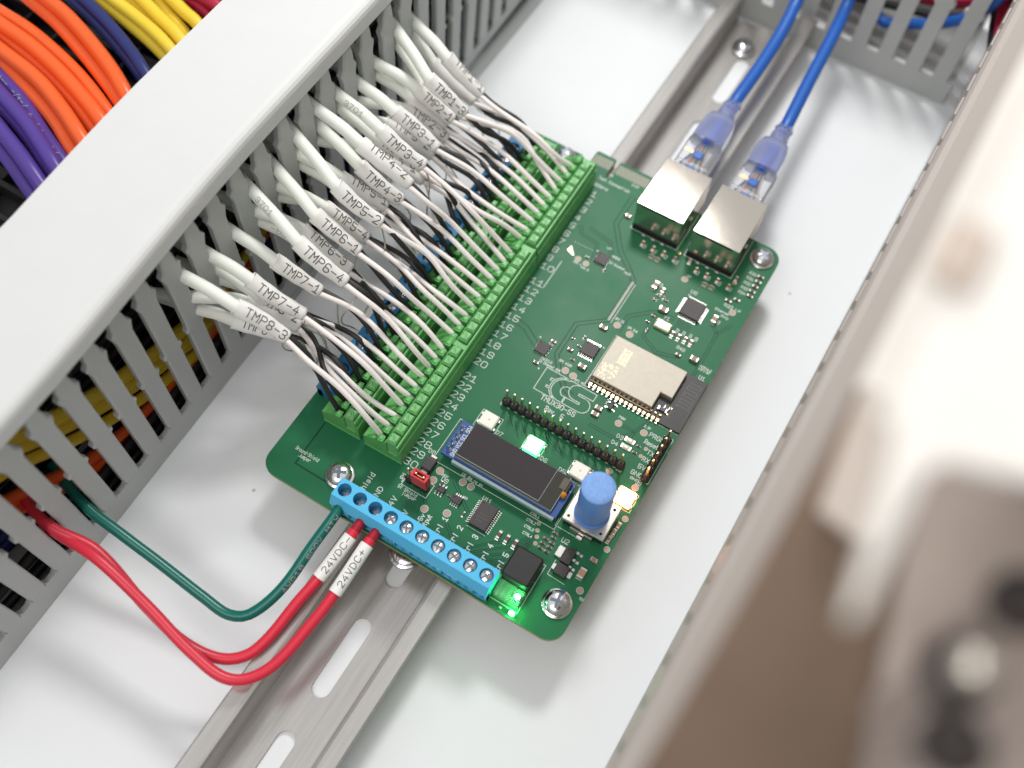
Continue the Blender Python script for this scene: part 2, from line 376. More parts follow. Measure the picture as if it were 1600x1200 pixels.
for zz0, zz1, x_off in ((-18, -7.02, 0),):
    vs = []
    for y in base: vs += [(LX(y, zz0), y, zz0), (LX(y, zz1), y, zz1), (LX(y, zz1) - 1.7, y, zz1), (LX(y, zz0) - 1.7, y, zz0)]
    fs = []
    for i in range(N):
        for k in range(4): fs.append((4 * i + k, 4 * i + (k + 1) % 4, 4 * i + 4 + (k + 1) % 4, 4 * i + 4 + k))
    mb.add(vs, [tuple(reversed(f)) for f in fs], DUCT)
for k in range(-11, 27):                              # rounded slot bottoms
    y = 10.0 * k + 5; x = LX(y, -7)
    for sgn in (-1, 1):
        mb.prism([(y + sgn * 2.2, -7.03), (y + sgn * 1.1, -7.03), (y + sgn * 2.2, -5.9)], 0, x - 1.7, x - .03, DUCT)
part('base_wall', mb, duct)
mb = MB(); mb.box(-66, -33.5, -110, 270, -17.98, -16.2, DUCT); part('floor', mb, duct)
mb = MB(); mb.box(-66, -64.3, -110, 270, -16.2, 63, DUCT); part('rear_wall', mb, duct)
mb = MB()
prof = [(-66.6, 58), (-66.6, 65.2), (-65.6, 66.4), (-33.6, 66.6), (-32.4, 66.4), (-31.5, 65.9), (-30.9, 65.2), (-30.6, 64.2), (-30.5, 63.0), (-30.4, 60.0), (-31.4, 60.0), (-31.6, 63.4), (-33, 65.2), (-65, 65.2), (-65.4, 58)]
NS = 30; vs = []; fs = []; npf = len(prof)
for i in range(NS + 1):
    y = -110 + 380 * i / NS; vs += [(x + DX(y), y, z) for x, z in prof]
for i in range(NS):
    for k in range(npf): fs.append((npf * i + k, npf * i + (k + 1) % npf, npf * (i + 1) + (k + 1) % npf, npf * (i + 1) + k))
fs += [tuple(range(npf - 1, -1, -1)), tuple(range(npf * NS, npf * NS + npf))]
mb.add(vs, fs, COVER); part('cover', mb, duct)

ZT = lambda pts, y: [z for (a, z0), (b, z1) in zip(pts, pts[1:]) for z in [z0 + (z1 - z0) * (y - a) / (b - a)] if a <= y <= b][0]
def duct_wires(M, n, r, pts, label, group, x0, ph):
    for i in range(n):
        P = []
        for y in range(-100, int(pts[-1][0]) - 4, 12):
            z = ZT(pts, y) + (n / 2 - i - .5) * r * 2.05
            P.append((x0 - max(0, y - 25) * (.22 if pts[-1][0] < 200 else 0) - (i % 2) * r * .9 + 0.5 * math.sin(y * .03 + i * 2 + ph), y, max(-14.5 + r * .2, min(60, z + .5 * math.sin(y * .05 + i + ph)))))
        mb = MB(); mb.tube(spline(P, 8), r, M, 8); solo('duct_wire', mb, label if n == 1 or M is BLKW else ('topmost ', 'second ', 'third ', 'fourth ', 'lowest ')[i if i < n - 1 else 4] + label, 'wire', group)
duct_wires(YELW, 5, 1.75, [(-101, 52), (-44, 40), (-33, 31), (-22, 21.5), (-12, 16.5), (-2, 11.5), (10, 7), (20, 4.5), (31, -1), (60, -7), (110, -10)], 'yellow wire of the stacked row inside the left slotted duct', 'yellow wires inside the left duct', -40.5, 0)
duct_wires(ORAW, 4, 1.75, [(-101, 44), (-44, 14), (-33, 4), (-23, -5), (-13, -7), (-4, -9), (30, -11), (110, -12)], 'orange wire low inside the left slotted duct, seen through its lower slots', 'orange wires inside the left duct', -41, 1)
duct_wires(NAVW, 4, 1.6, [(-101, 8), (-33, -9), (-23, -11), (0, -11), (260, -11)], 'dark navy wire on the floor of the left slotted duct', 'navy wires inside the left duct', -47, 2)
if False: duct_wires(CRIW, 1, 1.7, [(-101, 56), (18, 34), (60, 14), (260, 0)], 'single red wire high inside the left duct behind the fingers', None, -43, 3)
duct_wires(BLKW, 12, 1.9, [(-101, 16), (0, 14), (60, 12), (260, 8)], 'black wire filling the back of the left slotted duct', 'black wires inside the left duct', -51.5, 4)
duct_wires(BLKW, 4, 1.6, [(-101, -8), (0, -11), (260, -11)], 'black wire lying low just behind the slots of the left duct', 'low black wires behind the slots of the left duct', -38.5, 5)

# duct across the top end
duct2 = thing('wiring_duct', 'grey slotted duct crossing above the rail end, blue patch cables climbing over it', 'wiring duct', (60, 262, -18))
mb = MB(); slab_x(mb, finger_poly(67, 2.9), 1.7, 0, 0.3, DUCT); fing2 = mb.data('finger')
for k in range(-9, 9):
    x = 71.4 + 10.75 * k if k < 0 else 71.4 + 10.75 * k
    if x < 118: part('finger', fing2, duct2, (x, 253.4, -7.5), (0, 0, PI / 2))
mb = MB(); mb.box(-24, 119.5, 253.4, 255.1, -18, -7.52, DUCT); part('base_wall', mb, duct2)
mb = MB(); mb.box(-24, 119.5, 255.1, 300, -17.98, -16.5, DUCT); mb.box(-24, 119.5, 298, 300, -16.5, 60, DUCT); part('tray', mb, duct2)
for i in range(9):
    P = [(-20, 275 + i * 2, -8 + 3 * (i % 3)), (40, 272 + i * 2, -10 + 4 * (i % 3)), (88, 268 + i * 2.2, 2 + 5 * (i % 3)), (112, 264 + i * 2.5, 12 + 6 * (i % 3)), (121, 262 + i * 2.5, 30 + 6 * (i % 3))]
    mb = MB(); mb.tube(spline(P, 6), 1.5, CRIW if i % 4 else BLKW, 8)
    solo('duct_wire', mb, ('dark red wire' if i % 4 else 'thin black wire') + ' bundled inside the duct at the top end', 'wire', 'dark wires inside the top duct' if i % 4 else 'black wires inside the top duct')

# duct on the right
duct3 = thing('wiring_duct', 'pale beige capped duct along the right side, seen almost edge on', 'wiring duct', (140, 60, -18))
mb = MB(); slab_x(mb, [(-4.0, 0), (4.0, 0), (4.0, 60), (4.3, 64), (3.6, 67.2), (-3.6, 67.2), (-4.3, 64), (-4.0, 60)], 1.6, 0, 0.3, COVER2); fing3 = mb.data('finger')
for k in range(-11, 27): part('finger', fing3, duct3, (124.3, 10.0 * k + 1.5, -7), (0, -math.atan(2.3 / 67), 0))
mb = MB(); mb.box(124.4, 126.0, -120, 270, -18, -7.02, DUCT); part('base_wall', mb, duct3)
mb = MB(); mb.box(126.0, 160, -120, 270, -17.98, -16.4, DUCT); part('floor', mb, duct3)
mb = MB(); mb.box(158.3, 160, -120, 270, -16.4, 58, DUCT); part('rear_wall', mb, duct3)
mb = MB()
prof = [(122.9, 57.5), (122.5, 62.0), (122.8, 63.6), (123.6, 64.8), (125.2, 65.5), (160, 65.5), (161.4, 64), (161.4, 57), (160.4, 57), (160.2, 63), (126.5, 64), (124.9, 62.6), (124.4, 57.5)]
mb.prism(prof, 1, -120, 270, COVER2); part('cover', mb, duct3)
for i in range(6):
    P = [(126 + i * 4, y, 20 + 6 * math.sin(y * .02 + i) + 5 * (i % 3)) for y in range(-110, 261, 30)]
    mb = MB(); mb.tube(spline(P, 10), 1.7, CRIW if i % 2 else BLKW, 8)
    solo('duct_wire', mb, ('dark red wire' if i % 2 else 'black wire') + ' running inside the beige duct on the right', 'wire', ('dark red' if i % 2 else 'black') + ' wires inside the right duct')

for i in range(9):
    P = [(116 + i * .8, 300, 10 + 3 * i), (119 + i * .9, 276, 14 + 3 * i), (122.5 + i * .9, 258, 16 + 3.2 * i), (126.5 + i * .8, 236, 20 + 3 * i), (128 + i, 205, 22 + 2 * i)]
    mb = MB(); mb.tube(spline(P, 5), 1.7, CRIW if i % 3 else BLKW, 8)
    solo('duct_wire', mb, ('dark red' if i % 3 else 'black') + ' wire passing from the top duct into the right duct at the corner', 'wire', ('dark red' if i % 3 else 'black') + ' wires at the top right corner')

# ------------------------------------------------------------------ DIN rail
rail = thing('mounting_rail', 'zinc top hat rail with long slots running under the board', 'mounting rail', (48.3, 80, -18))
X0, X1, Y0, Y1 = 30.8, 65.8, -110, 251.5
xc = 47.6; slots = []
for k in range(-3, 8):
    yc = 6.0 + 35.8 * k
    slots.append((yc - 12.4, yc + 12.4))
sr = 2.75
def half(sg):
    L = [(xc, Y0)]
    for a, c in slots:
        if a < Y0 + 2 or c > Y1 - 2: continue
        L.append((xc, a))
        for j in range(0, 7):
            t = PI / 2 * j / 6; L.append((xc + sg * sr * math.sin(t), a + sr - sr * math.cos(t)))
        for j in range(0, 7):
            t = PI / 2 * j / 6; L.append((xc + sg * sr * math.cos(t), c - sr + sr * math.sin(t)))
    L.append((xc, Y1)); e = X1 - 5.3 if sg > 0 else X0 + 5.3
    L += [(e, Y1), (e, Y0)]
    d = []
    for p in L:
        if not d or (abs(p[0] - d[-1][0]) + abs(p[1] - d[-1][1])) > 1e-6: d.append(p)
    return d
mb = MB()
for sg in (1, -1): mb.prism(half(sg), 2, -17.97, -16.9, RAIL)
part('slotted_base', mb, rail)
mb = MB()
for sg in (1, -1):
    e = X1 if sg > 0 else X0
    q = [(e - sg * 5.3, -17.97), (e - sg * 5.3, -16.9), (e - sg * 5.9, -4.6), (e - sg * 5.4, -3.3), (e - sg * 4.4, -2.9), (e - sg * .4, -3.0), (e, -3.3), (e, -4.2), (e - sg * 4, -4.1), (e - sg * 4.7, -4.9), (e - sg * 4.1, -17.97)]
    m_ = MB(); m_.prism(q, 1, Y0, Y1, RAIL); part('side_flange', m_, rail)
def pan_screw(name, x, y, z, r, h, label, rot=0.4, washer=True, steel=STEEL):
    t = thing(name, label, 'screw', (x, y, z))
    if washer:
        m_ = MB(); m_.lathe([(r * 1.22, z + .02), (r * 1.24, z + .35), (r * 1.18, z + .55), (r * .6, z + .56)], x, y, steel, 28); part('washer', m_, t)
        z += .56
    m_ = MB(); pr = [(r * 1.0, z), (r * 1.02, z + h * .25)]
    for j in range(1, 7):
        a = PI / 2 * j / 7; pr.append((r * 1.02 * math.cos(a) , z + h * .25 + h * .75 * math.sin(a)))
    m_.lathe(pr, x, y, steel, 28); zt = z + h * .98
    part('head', m_, t)
    m_ = MB(); M3 = Matrix.Translation((x, y, 0)) @ Matrix.Rotation(rot, 4, 'Z')
    for a in (0, PI / 2):
        m_.box(-r * .58, r * .58, -r * .13, r * .13, zt - h * .30, zt + .02 + (.01 if a else 0), HOLE if False else mat('recess_steel', (0.22, 0.24, 0.28), 0.25, metal=1.0), 0, M3 @ Matrix.Rotation(a, 4, 'Z'))
    part('cross_recess', m_, t)
    return t
pan_screw('rail_screw', 44.9, 237.5, -16.4, 3.7, 2.6, 'domed zinc screw holding the far end of the rail, above the last slot', .3)
pan_screw('rail_screw', 46.2, 4.5, -16.4, 4.2, 1.2, 'wide flat washer screw in the rail, half under the board edge by the blue terminals', .5)

# ------------------------------------------------------------------ foreground: cabinet edge (far out of focus), its reflections built as coloured plates
fr_ = thing('electrical_cabinet', 'very blurred cream cabinet edge with a plate shaped as its bright reflection, in the right foreground', 'cabinet', (160, 60, 164))
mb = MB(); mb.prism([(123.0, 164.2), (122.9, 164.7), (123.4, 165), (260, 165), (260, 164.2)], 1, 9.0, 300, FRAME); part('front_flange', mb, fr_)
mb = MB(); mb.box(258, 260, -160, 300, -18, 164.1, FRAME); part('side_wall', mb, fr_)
def curved(poly_at, M, thick=1.4, y0=6, y1=-62, z0=165.0, rad=62.0):   # plate that bends down towards -y; poly_at(y) -> (x0, x1)
    m_ = MB(); N = 26; vs = []
    for i in range(N + 1):
        y = y0 + (y1 - y0) * i / N; d = max(0.0, y0 - 4 - y); z = z0 - (rad - math.sqrt(max(1, rad * rad - min(d, rad * .93) ** 2))); a, c = poly_at(y)
        vs += [(a, y, z - thick), (a, y, z - .5), (a + .7, y, z), (c - .7, y, z), (c, y, z - .5), (c, y, z - thick)]
    fs = []
    for i in range(N):
        for k in range(6): fs.append((6 * i + k, 6 * i + (k + 1) % 6, 6 * i + 6 + (k + 1) % 6, 6 * i + 6 + k))
    fs += [(5, 4, 3, 2, 1, 0), tuple(6 * N + k for k in range(6))]
    m_.add(vs, fs, M, False); return m_
hp = thing('brown_reflection_plate', 'blurred brown curved plate coloured as the dark reflection along the cabinet edge', 'reflection plate', (130, -30, 165))
part('plate', curved(lambda y: (122.9 - .012 * (9 - y), 190), TAUPE, y0=8.9, thick=1.0), hp)  # brown plate, bent so it darkens downwards like the reflection
m_ = MB(); m_.prism([(123.4, 8.7), (134, 8.7), (132.5, -6), (130, -9.5), (125, -8.5)], 2, 165.15, 166.4, TAUPE3); part('pale_reflection_top', m_, hp, label='lighter beige top of the brown reflection plate')  # paler piece where the dark reflection fades out at the top
bp_ = thing('grey_reflection_plate', 'blurred grey plate coloured as a paler reflection, under the round cable glands', 'paler reflection plate', (150, -30, 166))
mb = MB(); mb.prism([(133.2, 5.4), (145, 4.0), (190, 3), (190, -62), (143, -62), (139.3, -31), (135.2, -10.6)], 2, 166, 167.6, TAUPE2); part('plate', mb, bp_)  # grey plate in place of a paler reflection
mb = MB(); mb.prism([(122.6, -14.0), (123.9, -13.4), (125.2, -18.4), (126.1, -24.5), (126.9, -30.5), (127.5, -30.5), (127.7, -23.4), (127.6, -16.6), (129, -14.5), (136, -12.5), (260, -10), (260, 260), (123.6, 260)], 2, 196.6, 198, FRAME); dr_ = part('bright_reflection_plate', mb, fr_)  # cream shape stands in for the bright reflection and its streak
mb = MB(); mb.box(120.8, 125.2, .6, 8.2, 198.02, 199.5, mat('beige_patch_tone', (0.60, 0.50, 0.42), .5), .8); part('beige_patch', mb, dr_)  # low beige block, a darker patch on the cream plate
for (x, y, lab) in ((138.7, -25.7, 'blurred shiny round gland, the brightest of the three at lower right'), (140.4, -31.4, 'blurred dark ringed gland nearest the lower right corner'), (141.4, -16.9, 'blurred dark gland cut off by the right edge of the view')):
    t = thing('cable_gland', lab, 'cable gland', (x, y, 167.6), 'cable glands on the blurred grey reflection plate')
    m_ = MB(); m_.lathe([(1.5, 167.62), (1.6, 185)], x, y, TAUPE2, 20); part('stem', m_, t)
    m_ = MB(); m_.lathe([(1.6, 185), (2.9, 185.4), (2.9, 187.4), (2.4, 187.8), (1.7, 187.9)], x, y, RUBBER, 24); part('ring', m_, t)
    m_ = MB(); m_.lathe([(1.65, 187.9), (1.7, 189.2), (1.5, 190.2), (.9, 190.9), (.2, 191.1)], x, y, CHROME if y == -25.7 else RUBBER, 24); part('dome', m_, t)

# ------------------------------------------------------------------ beyond the left duct: dark relays and thick coloured cables
for i in range(4):
    y0 = -20 + i * 62
    t = thing('terminal_strip', 'black ribbed terminal strip in shadow under the ' + ('purple cables', 'orange cables', 'navy and yellow cables', 'crimson cables')[i], 'terminal strip', (-120, y0 + 30, -18), 'black terminal strips beyond the left duct')
    m_ = MB(); m_.box(-190, -84, y0, y0 + 60, -18, 4, BLKW, .8); part('housing', m_, t)
    m_ = MB()
    for j in range(6): m_.box(-184, -88, y0 + 3 + j * 9.6, y0 + 5 + j * 9.6, 4.02, 11, BLACKP, .3)
    for j in range(7): m_.box(-182 + j * 14, -181 + j * 14, y0 + 2, y0 + 58, 4.02, 8.8, BLACKP, .2)
    part('rib_grid', m_, t, stuff=True)
THICK = {
'ORAW': [
((-165.8,88.0,30.0), (-148.9,84.3,30.0), (-134.8,81.3,30.0), (-117.6,75.5,30.0), (-105.2,70.7,30.0), (-98.4,67.8,30.0), (-68.9,55.3,18.0)),
((-153.3,87.7,33.5), (-140.5,85.2,33.5), (-129.9,83.0,33.5), (-114.4,77.7,33.5), (-103.7,73.3,33.5), (-95.4,69.0,33.5), (-67.0,54.2,18.0)),
((-169.1,76.1,30.0), (-153.4,75.0,30.0), (-140.2,74.1,30.0), (-125.5,71.2,30.0), (-113.1,67.8,30.0), (-99.2,62.5,30.0), (-69.3,51.2,18.0)),
((-162.8,71.3,33.5), (-146.0,69.4,33.5), (-132.0,67.9,33.5), (-116.5,64.4,33.5), (-102.9,60.1,33.5), (-94.4,56.9,33.5), (-64.5,45.5,18.0)),
((-165.2,70.8,30.0), (-146.3,67.7,30.0), (-130.6,65.1,30.0), (-114.7,61.2,30.0), (-104.1,57.8,30.0), (-97.1,54.9,30.0), (-67.4,43.0,18.0)),
((-159.0,64.6,33.5), (-138.3,61.4,33.5), (-121.1,58.7,33.5), (-107.2,54.1,33.5), (-94.7,48.7,33.5), (-65.3,35.9,18.0)),
((-156.7,63.7,30.0), (-138.4,59.4,30.0), (-123.2,55.8,30.0), (-108.4,51.1,30.0), (-97.6,46.1,30.0), (-68.6,32.7,18.0)),
],
'PURW': [
((-149.1,59.6,30.0), (-134.2,55.1,30.0), (-121.8,51.3,30.0), (-107.5,45.1,30.0), (-97.5,41.1,30.0), (-67.9,29.0,18.0)),
((-143.0,53.3,33.5), (-125.8,48.3,33.5), (-111.6,44.1,33.5), (-100.6,39.6,33.5), (-94.6,37.0,33.5), (-65.2,24.5,18.0)),
((-137.5,49.0,30.0), (-125.9,46.3,30.0), (-116.3,44.1,30.0), (-105.8,40.3,30.0), (-99.6,37.2,30.0), (-70.9,23.1,18.0)),
((-127.9,42.0,33.5), (-116.0,38.1,33.5), (-106.1,34.8,33.5), (-97.5,31.5,33.5), (-67.6,20.2,18.0)),
((-122.3,36.9,30.0), (-114.4,34.3,30.0), (-107.8,32.1,30.0), (-101.6,29.7,30.0), (-71.7,18.3,18.0)),
],
'NAVW': [
((-156.8,96.4,30.0), (-137.8,91.4,30.0), (-122.0,87.2,30.0), (-108.6,82.6,30.0), (-98.4,78.5,30.0), (-68.8,66.5,18.0)),
((-147.1,96.1,33.5), (-130.8,91.4,33.5), (-117.2,87.4,33.5), (-103.2,82.0,33.5), (-95.6,78.4,33.5), (-66.6,64.8,18.0)),
],
'YELW': [
((-147.7,98.7,30.0), (-130.9,95.8,30.0), (-116.8,93.5,30.0), (-99.2,89.3,30.0), (-68.0,82.0,18.0)),
((-137.4,98.8,33.5), (-123.1,96.3,33.5), (-111.3,94.2,33.5), (-96.0,90.1,33.5), (-65.1,81.9,18.0)),
((-136.1,103.4,30.0), (-123.1,100.8,30.0), (-112.3,98.6,30.0), (-98.9,94.9,30.0), (-68.1,86.4,18.0)),
((-127.8,104.9,33.5), (-115.5,101.2,33.5), (-105.2,98.0,33.5), (-96.3,95.3,33.5), (-65.7,86.0,18.0)),
((-125.5,110.2,30.0), (-114.9,106.0,30.0), (-106.1,102.6,30.0), (-98.8,99.8,30.0), (-68.9,88.3,18.0)),
((-116.8,109.3,33.5), (-107.4,106.3,33.5), (-99.5,103.9,33.5), (-96.0,103.1,33.5), (-64.7,96.6,18.0)),
],
'CRIW': [
((-113.2,113.5,30.0), (-105.5,112.0,30.0), (-99.2,110.7,30.0), (-67.8,104.4,18.0)),
((-101.9,112.5,33.5), (-98.2,112.2,33.5), (-95.0,112.0,33.5), (-63.1,109.2,18.0)),
],
}
# number, text, roll, jacket start, sleeve start, sleeve end, core way-points, white hole, black way-points, black hole
CABLES = [
(1,'TMP1-1',0.90,(-31.5,134.5,38.5),(-19.4,131.4,35.0),(-8.2,133.5,23.5),((-1.4,131.5,22.6), (5.7,131.6,21.0), (15.3,131.7,18.6), (19.9,130.7,15.8)),(25.6,134.9,8.6),((-2.2,133.7,19.3),(7.7,135.7,15.6)),(11.2,134.9,8.6)),
(2,'TMP1-2',2.20,(-31.5,133.8,32.0),(-25.6,132.4,28.5),(-11.6,134.3,17.5),((-4.4,134.5,17.4), (3.9,134.7,16.9), (11.4,133.0,15.8), (16.6,132.5,14.3)),(25.7,131.3,8.6),((-4.5,133.7,13.4),(7.8,133.4,15.6)),(11.3,131.3,8.6)),
(3,'TMP1-3',0.00,(-31.5,124.0,45.0),(-15.7,116.2,41.5),(-5.5,119.3,30.0),((-0.6,120.6,28.6), (5.8,123.0,26.4), (8.6,125.5,23.6), (12.6,125.9,20.3), (16.9,125.7,16.6)),(25.7,127.6,8.6),((0.4,119.3,24.5),(7.8,126.3,15.6)),(11.3,127.6,8.6)),
(4,'TMP1-4',0.00,(-31.5,124.5,38.2),(-19.8,119.1,34.7),(-9.2,122.9,23.2),((-0.7,124.6,22.4), (6.3,128.5,20.7), (10.3,130.3,18.5), (14.9,127.1,15.7)),(25.8,123.9,8.6),((-4.1,125.6,19.0),(7.9,125.0,15.6)),(11.4,123.9,8.6)),
(5,'TMP2-1',0.00,(-31.5,114.3,39.4),(-19.7,115.4,35.9),(-10.1,119.2,24.4),((-5.9,119.7,23.6), (-2.2,119.4,22.3), (1.6,120.4,20.4), (8.6,121.0,18.1), (15.2,120.0,15.4)),(25.8,120.3,8.6),((-4.5,120.5,19.2),(7.9,118.9,15.6)),(11.4,120.3,8.6)),
(6,'TMP2-2',2.40,(-31.5,114.5,34.0),(-22.7,115.2,30.5),(-13.2,119.2,19.0),((-5.3,118.6,18.7), (-1.5,118.2,17.9), (4.4,118.2,16.5), (11.8,118.2,14.7)),(25.9,116.6,8.6),((-7.3,121.3,13.2),(8.0,116.2,15.6)),(11.5,116.6,8.6)),
(7,'TMP2-3',0.50,(-31.5,104.4,33.0),(-22.4,111.0,29.5),(-10.5,116.1,18.0),((-4.8,114.0,17.9), (0.9,114.4,17.2), (6.6,114.6,16.0), (16.6,112.6,14.4)),(25.9,112.9,8.6),((-4.4,117.7,13.7),(8.0,113.6,15.6)),(11.5,112.9,8.6)),
(8,'TMP3-1',0.00,(-31.5,104.7,39.5),(-20.4,104.2,36.0),(-7.9,107.1,24.5),((-2.6,107.1,23.1), (4.7,108.3,20.5), (13.7,107.7,16.8)),(26.0,109.3,8.6),((-1.0,110.4,20.8),(8.1,109.3,15.6)),(11.6,109.3,8.6)),
(9,'TMP3-2',0.90,(-31.5,94.8,33.5),(-23.9,102.9,30.0),(-10.3,108.1,18.5),((-4.5,106.1,18.3), (1.9,103.5,17.5), (9.3,102.9,16.3), (16.3,102.8,14.5)),(26.0,105.6,8.6),((-3.8,109.9,14.2),(8.1,107.7,15.6)),(11.6,105.6,8.6)),
(10,'TMP3-3',0.00,(-31.5,94.6,38.3),(-20.9,93.9,34.8),(-8.5,98.2,23.3),((3.9,96.9,22.1), (15.0,96.3,19.8), (20.2,99.0,16.5)),(26.1,101.9,8.6),((-2.5,99.8,18.8),(8.2,103.1,15.6)),(11.7,101.9,8.6)),
(11,'TMP3-4',0.00,(-31.5,94.5,44.5),(-17.0,92.9,41.0),(-5.1,96.2,29.5),((4.3,94.7,27.2), (13.5,93.4,23.4), (18.2,94.0,18.3)),(26.1,95.5,8.6),((1.1,97.0,24.5),(8.2,95.7,15.6)),(11.7,95.5,8.6)),
(12,'TMP4-1',0.90,(-31.5,84.3,35.4),(-20.8,90.2,31.9),(-6.6,97.2,20.4),((2.4,97.2,19.7), (8.9,95.1,18.1), (15.7,93.3,15.6)),(26.2,91.8,8.6),((-0.5,100.2,17.1),(8.3,92.1,15.6)),(11.8,91.8,8.6)),
(13,'TMP4-2',0.75,(-31.5,84.6,48.2),(-17.0,83.3,44.7),(-2.9,85.8,33.2),((3.3,84.6,31.0), (6.9,85.6,27.6), (9.1,87.4,23.2), (15.3,87.4,18.1)),(26.2,88.0,8.6),((4.3,85.9,28.2),(8.3,87.7,15.6)),(11.8,88.0,8.6)),
(14,'TMP4-3',0.00,(-31.5,84.5,40.2),(-16.9,81.4,36.7),(-5.9,84.6,25.2),((-0.5,84.5,24.1), (6.2,84.1,22.1), (9.4,85.3,19.4), (15.8,84.1,16.2)),(26.3,84.3,8.6),((-1.3,86.1,20.7),(8.4,84.8,15.6)),(11.9,84.3,8.6)),
(15,'TMP4-4',0.00,(-31.5,74.4,34.4),(-21.2,75.3,30.9),(-9.8,80.0,19.4),((-1.9,79.1,19.1), (4.5,79.8,18.2), (10.1,79.8,16.7), (15.8,79.8,14.8)),(26.3,80.5,8.6),((-3.9,82.9,15.8),(8.4,81.9,15.6)),(11.9,80.5,8.6)),
(16,'TMP5-1',0.70,(-31.5,74.1,39.4),(-19.6,75.5,35.9),(-8.8,80.7,24.4),((2.7,76.2,23.4), (7.6,75.4,21.6), (11.6,75.7,19.1), (15.5,75.7,16.0)),(26.4,76.8,8.6),((-2.8,82.7,20.0),(8.5,76.8,15.6)),(12.0,76.8,8.6)),
(17,'TMP5-2',0.00,(-31.5,74.0,47.4),(-14.6,68.1,43.9),(-2.8,70.8,32.4),((1.6,70.6,30.3), (4.9,72.0,27.0), (10.6,74.4,22.8), (18.0,71.9,17.9)),(26.4,73.0,8.6),((3.7,70.6,27.0),(8.5,72.8,15.6)),(12.0,73.0,8.6)),
(18,'TMP5-3',0.00,(-31.5,64.2,31.2),(-23.6,69.0,27.7),(-10.3,72.4,16.2),((6.7,69.5,16.3), (14.7,68.1,15.6), (20.4,67.9,14.3)),(26.5,69.3,8.6),((-5.0,74.6,12.9),(8.6,71.7,15.6)),(12.1,69.3,8.6)),
(19,'TMP5-4',0.25,(-31.5,63.9,36.0),(-19.3,66.4,32.5),(-8.7,70.0,21.0),((6.5,67.4,20.2), (13.1,65.1,18.4), (17.6,65.4,15.8)),(26.5,65.5,8.6),((-3.4,72.1,15.8),(8.6,66.9,15.6)),(12.1,65.5,8.6)),
(20,'TMP6-1',0.00,(-31.5,64.3,42.5),(-16.5,59.6,39.0),(-4.9,61.8,27.5),((6.4,60.2,26.1), (11.6,59.7,23.7), (13.4,59.8,20.5), (15.9,61.3,16.7)),(26.6,61.8,8.6),((0.4,61.5,22.3),(8.7,60.5,15.6)),(12.2,61.8,8.6)),
(21,'TMP6-3',0.55,(-31.5,54.1,35.1),(-20.9,57.3,31.6),(-6.7,58.7,20.1),((1.6,57.4,19.8), (5.7,57.6,19.0), (9.2,57.8,17.9), (14.4,57.8,16.4), (20.5,56.8,14.5)),(26.7,56.0,8.6),((-0.9,58.0,17.9),(8.8,55.0,15.6)),(12.3,56.0,8.6)),
(22,'TMP6-2',0.00,(-31.5,54.0,30.6),(-22.6,55.7,27.1),(-8.8,57.9,16.0),((1.0,55.1,16.1), (12.7,53.6,15.5), (19.2,52.7,14.3)),(26.7,52.4,8.6),((-2.8,59.6,12.3),(8.8,53.6,15.6)),(12.3,52.4,8.6)),
(23,'TMP6-4',0.00,(-31.5,53.7,44.7),(-13.9,48.7,41.2),(-1.0,50.4,29.7),((7.4,49.0,28.0), (9.8,50.0,25.2), (15.2,49.5,21.6), (22.9,47.6,17.3)),(26.8,48.8,8.6),((5.9,52.1,25.7),(8.9,51.0,15.6)),(12.4,48.8,8.6)),
(24,'TMP7-1',0.00,(-31.5,43.8,36.7),(-20.0,44.0,33.2),(-9.1,47.5,21.7),((1.5,48.3,21.1), (9.8,47.2,19.7), (14.2,46.0,17.8), (22.5,44.0,15.3)),(26.8,45.2,8.6),((-3.0,49.9,18.1),(8.9,47.0,15.6)),(12.4,45.2,8.6)),
(25,'TMP7-2',0.00,(-31.5,34.0,27.2),(-23.3,36.9,23.7),(-11.7,41.0,16.0),((2.0,43.3,16.1), (12.4,42.7,15.5), (18.5,41.6,14.3)),(26.9,41.6,8.6),((-5.4,43.6,12.5),(9.0,42.6,15.6)),(12.5,41.6,8.6)),
(26,'TMP7-3',0.00,(-31.5,33.9,32.7),(-19.3,34.1,29.2),(-10.3,39.0,17.7),((2.4,40.0,17.6), (12.6,38.2,17.0), (17.3,37.5,15.9), (21.9,36.7,14.4)),(26.9,38.0,8.6),((-5.1,42.7,14.1),(9.0,37.3,15.6)),(12.5,38.0,8.6)),
(27,'TMP7-4',0.00,(-31.5,33.3,40.1),(-19.9,34.1,36.6),(-6.7,37.6,25.1),((13.7,34.7,23.6), (16.9,34.7,20.8), (21.9,33.9,17.0)),(27.0,34.4,8.6),((-0.4,37.6,21.1),(9.1,36.3,15.6)),(12.6,34.4,8.6)),
(28,'TMP8-1',0.00,(-31.5,23.1,26.4),(-23.5,26.4,22.9),(-12.2,32.2,16.0),((2.7,32.6,16.1), (9.9,31.2,15.5), (17.0,29.4,14.3)),(27.0,30.8,8.6),((-5.0,35.6,13.3),(9.1,33.0,15.6)),(12.6,30.8,8.6)),
(29,'TMP8-2',0.90,(-31.5,23.4,32.5),(-21.3,30.8,29.0),(-9.5,36.6,17.5),((5.8,29.7,17.3), (15.7,27.4,16.4), (21.8,26.1,14.7)),(27.1,27.2,8.6),((-4.5,37.7,14.2),(9.2,26.6,15.6)),(12.7,27.2,8.6)),
(30,'TMP8-3',0.00,(-31.5,22.7,44.5),(-15.6,23.7,41.0),(-4.2,27.5,29.5),((4.1,25.0,27.8), (12.0,24.9,25.0), (18.6,24.0,21.5), (24.6,22.8,17.2)),(27.1,23.6,8.6),((1.2,29.2,23.9),(9.2,24.7,15.6)),(12.7,23.6,8.6)),
]
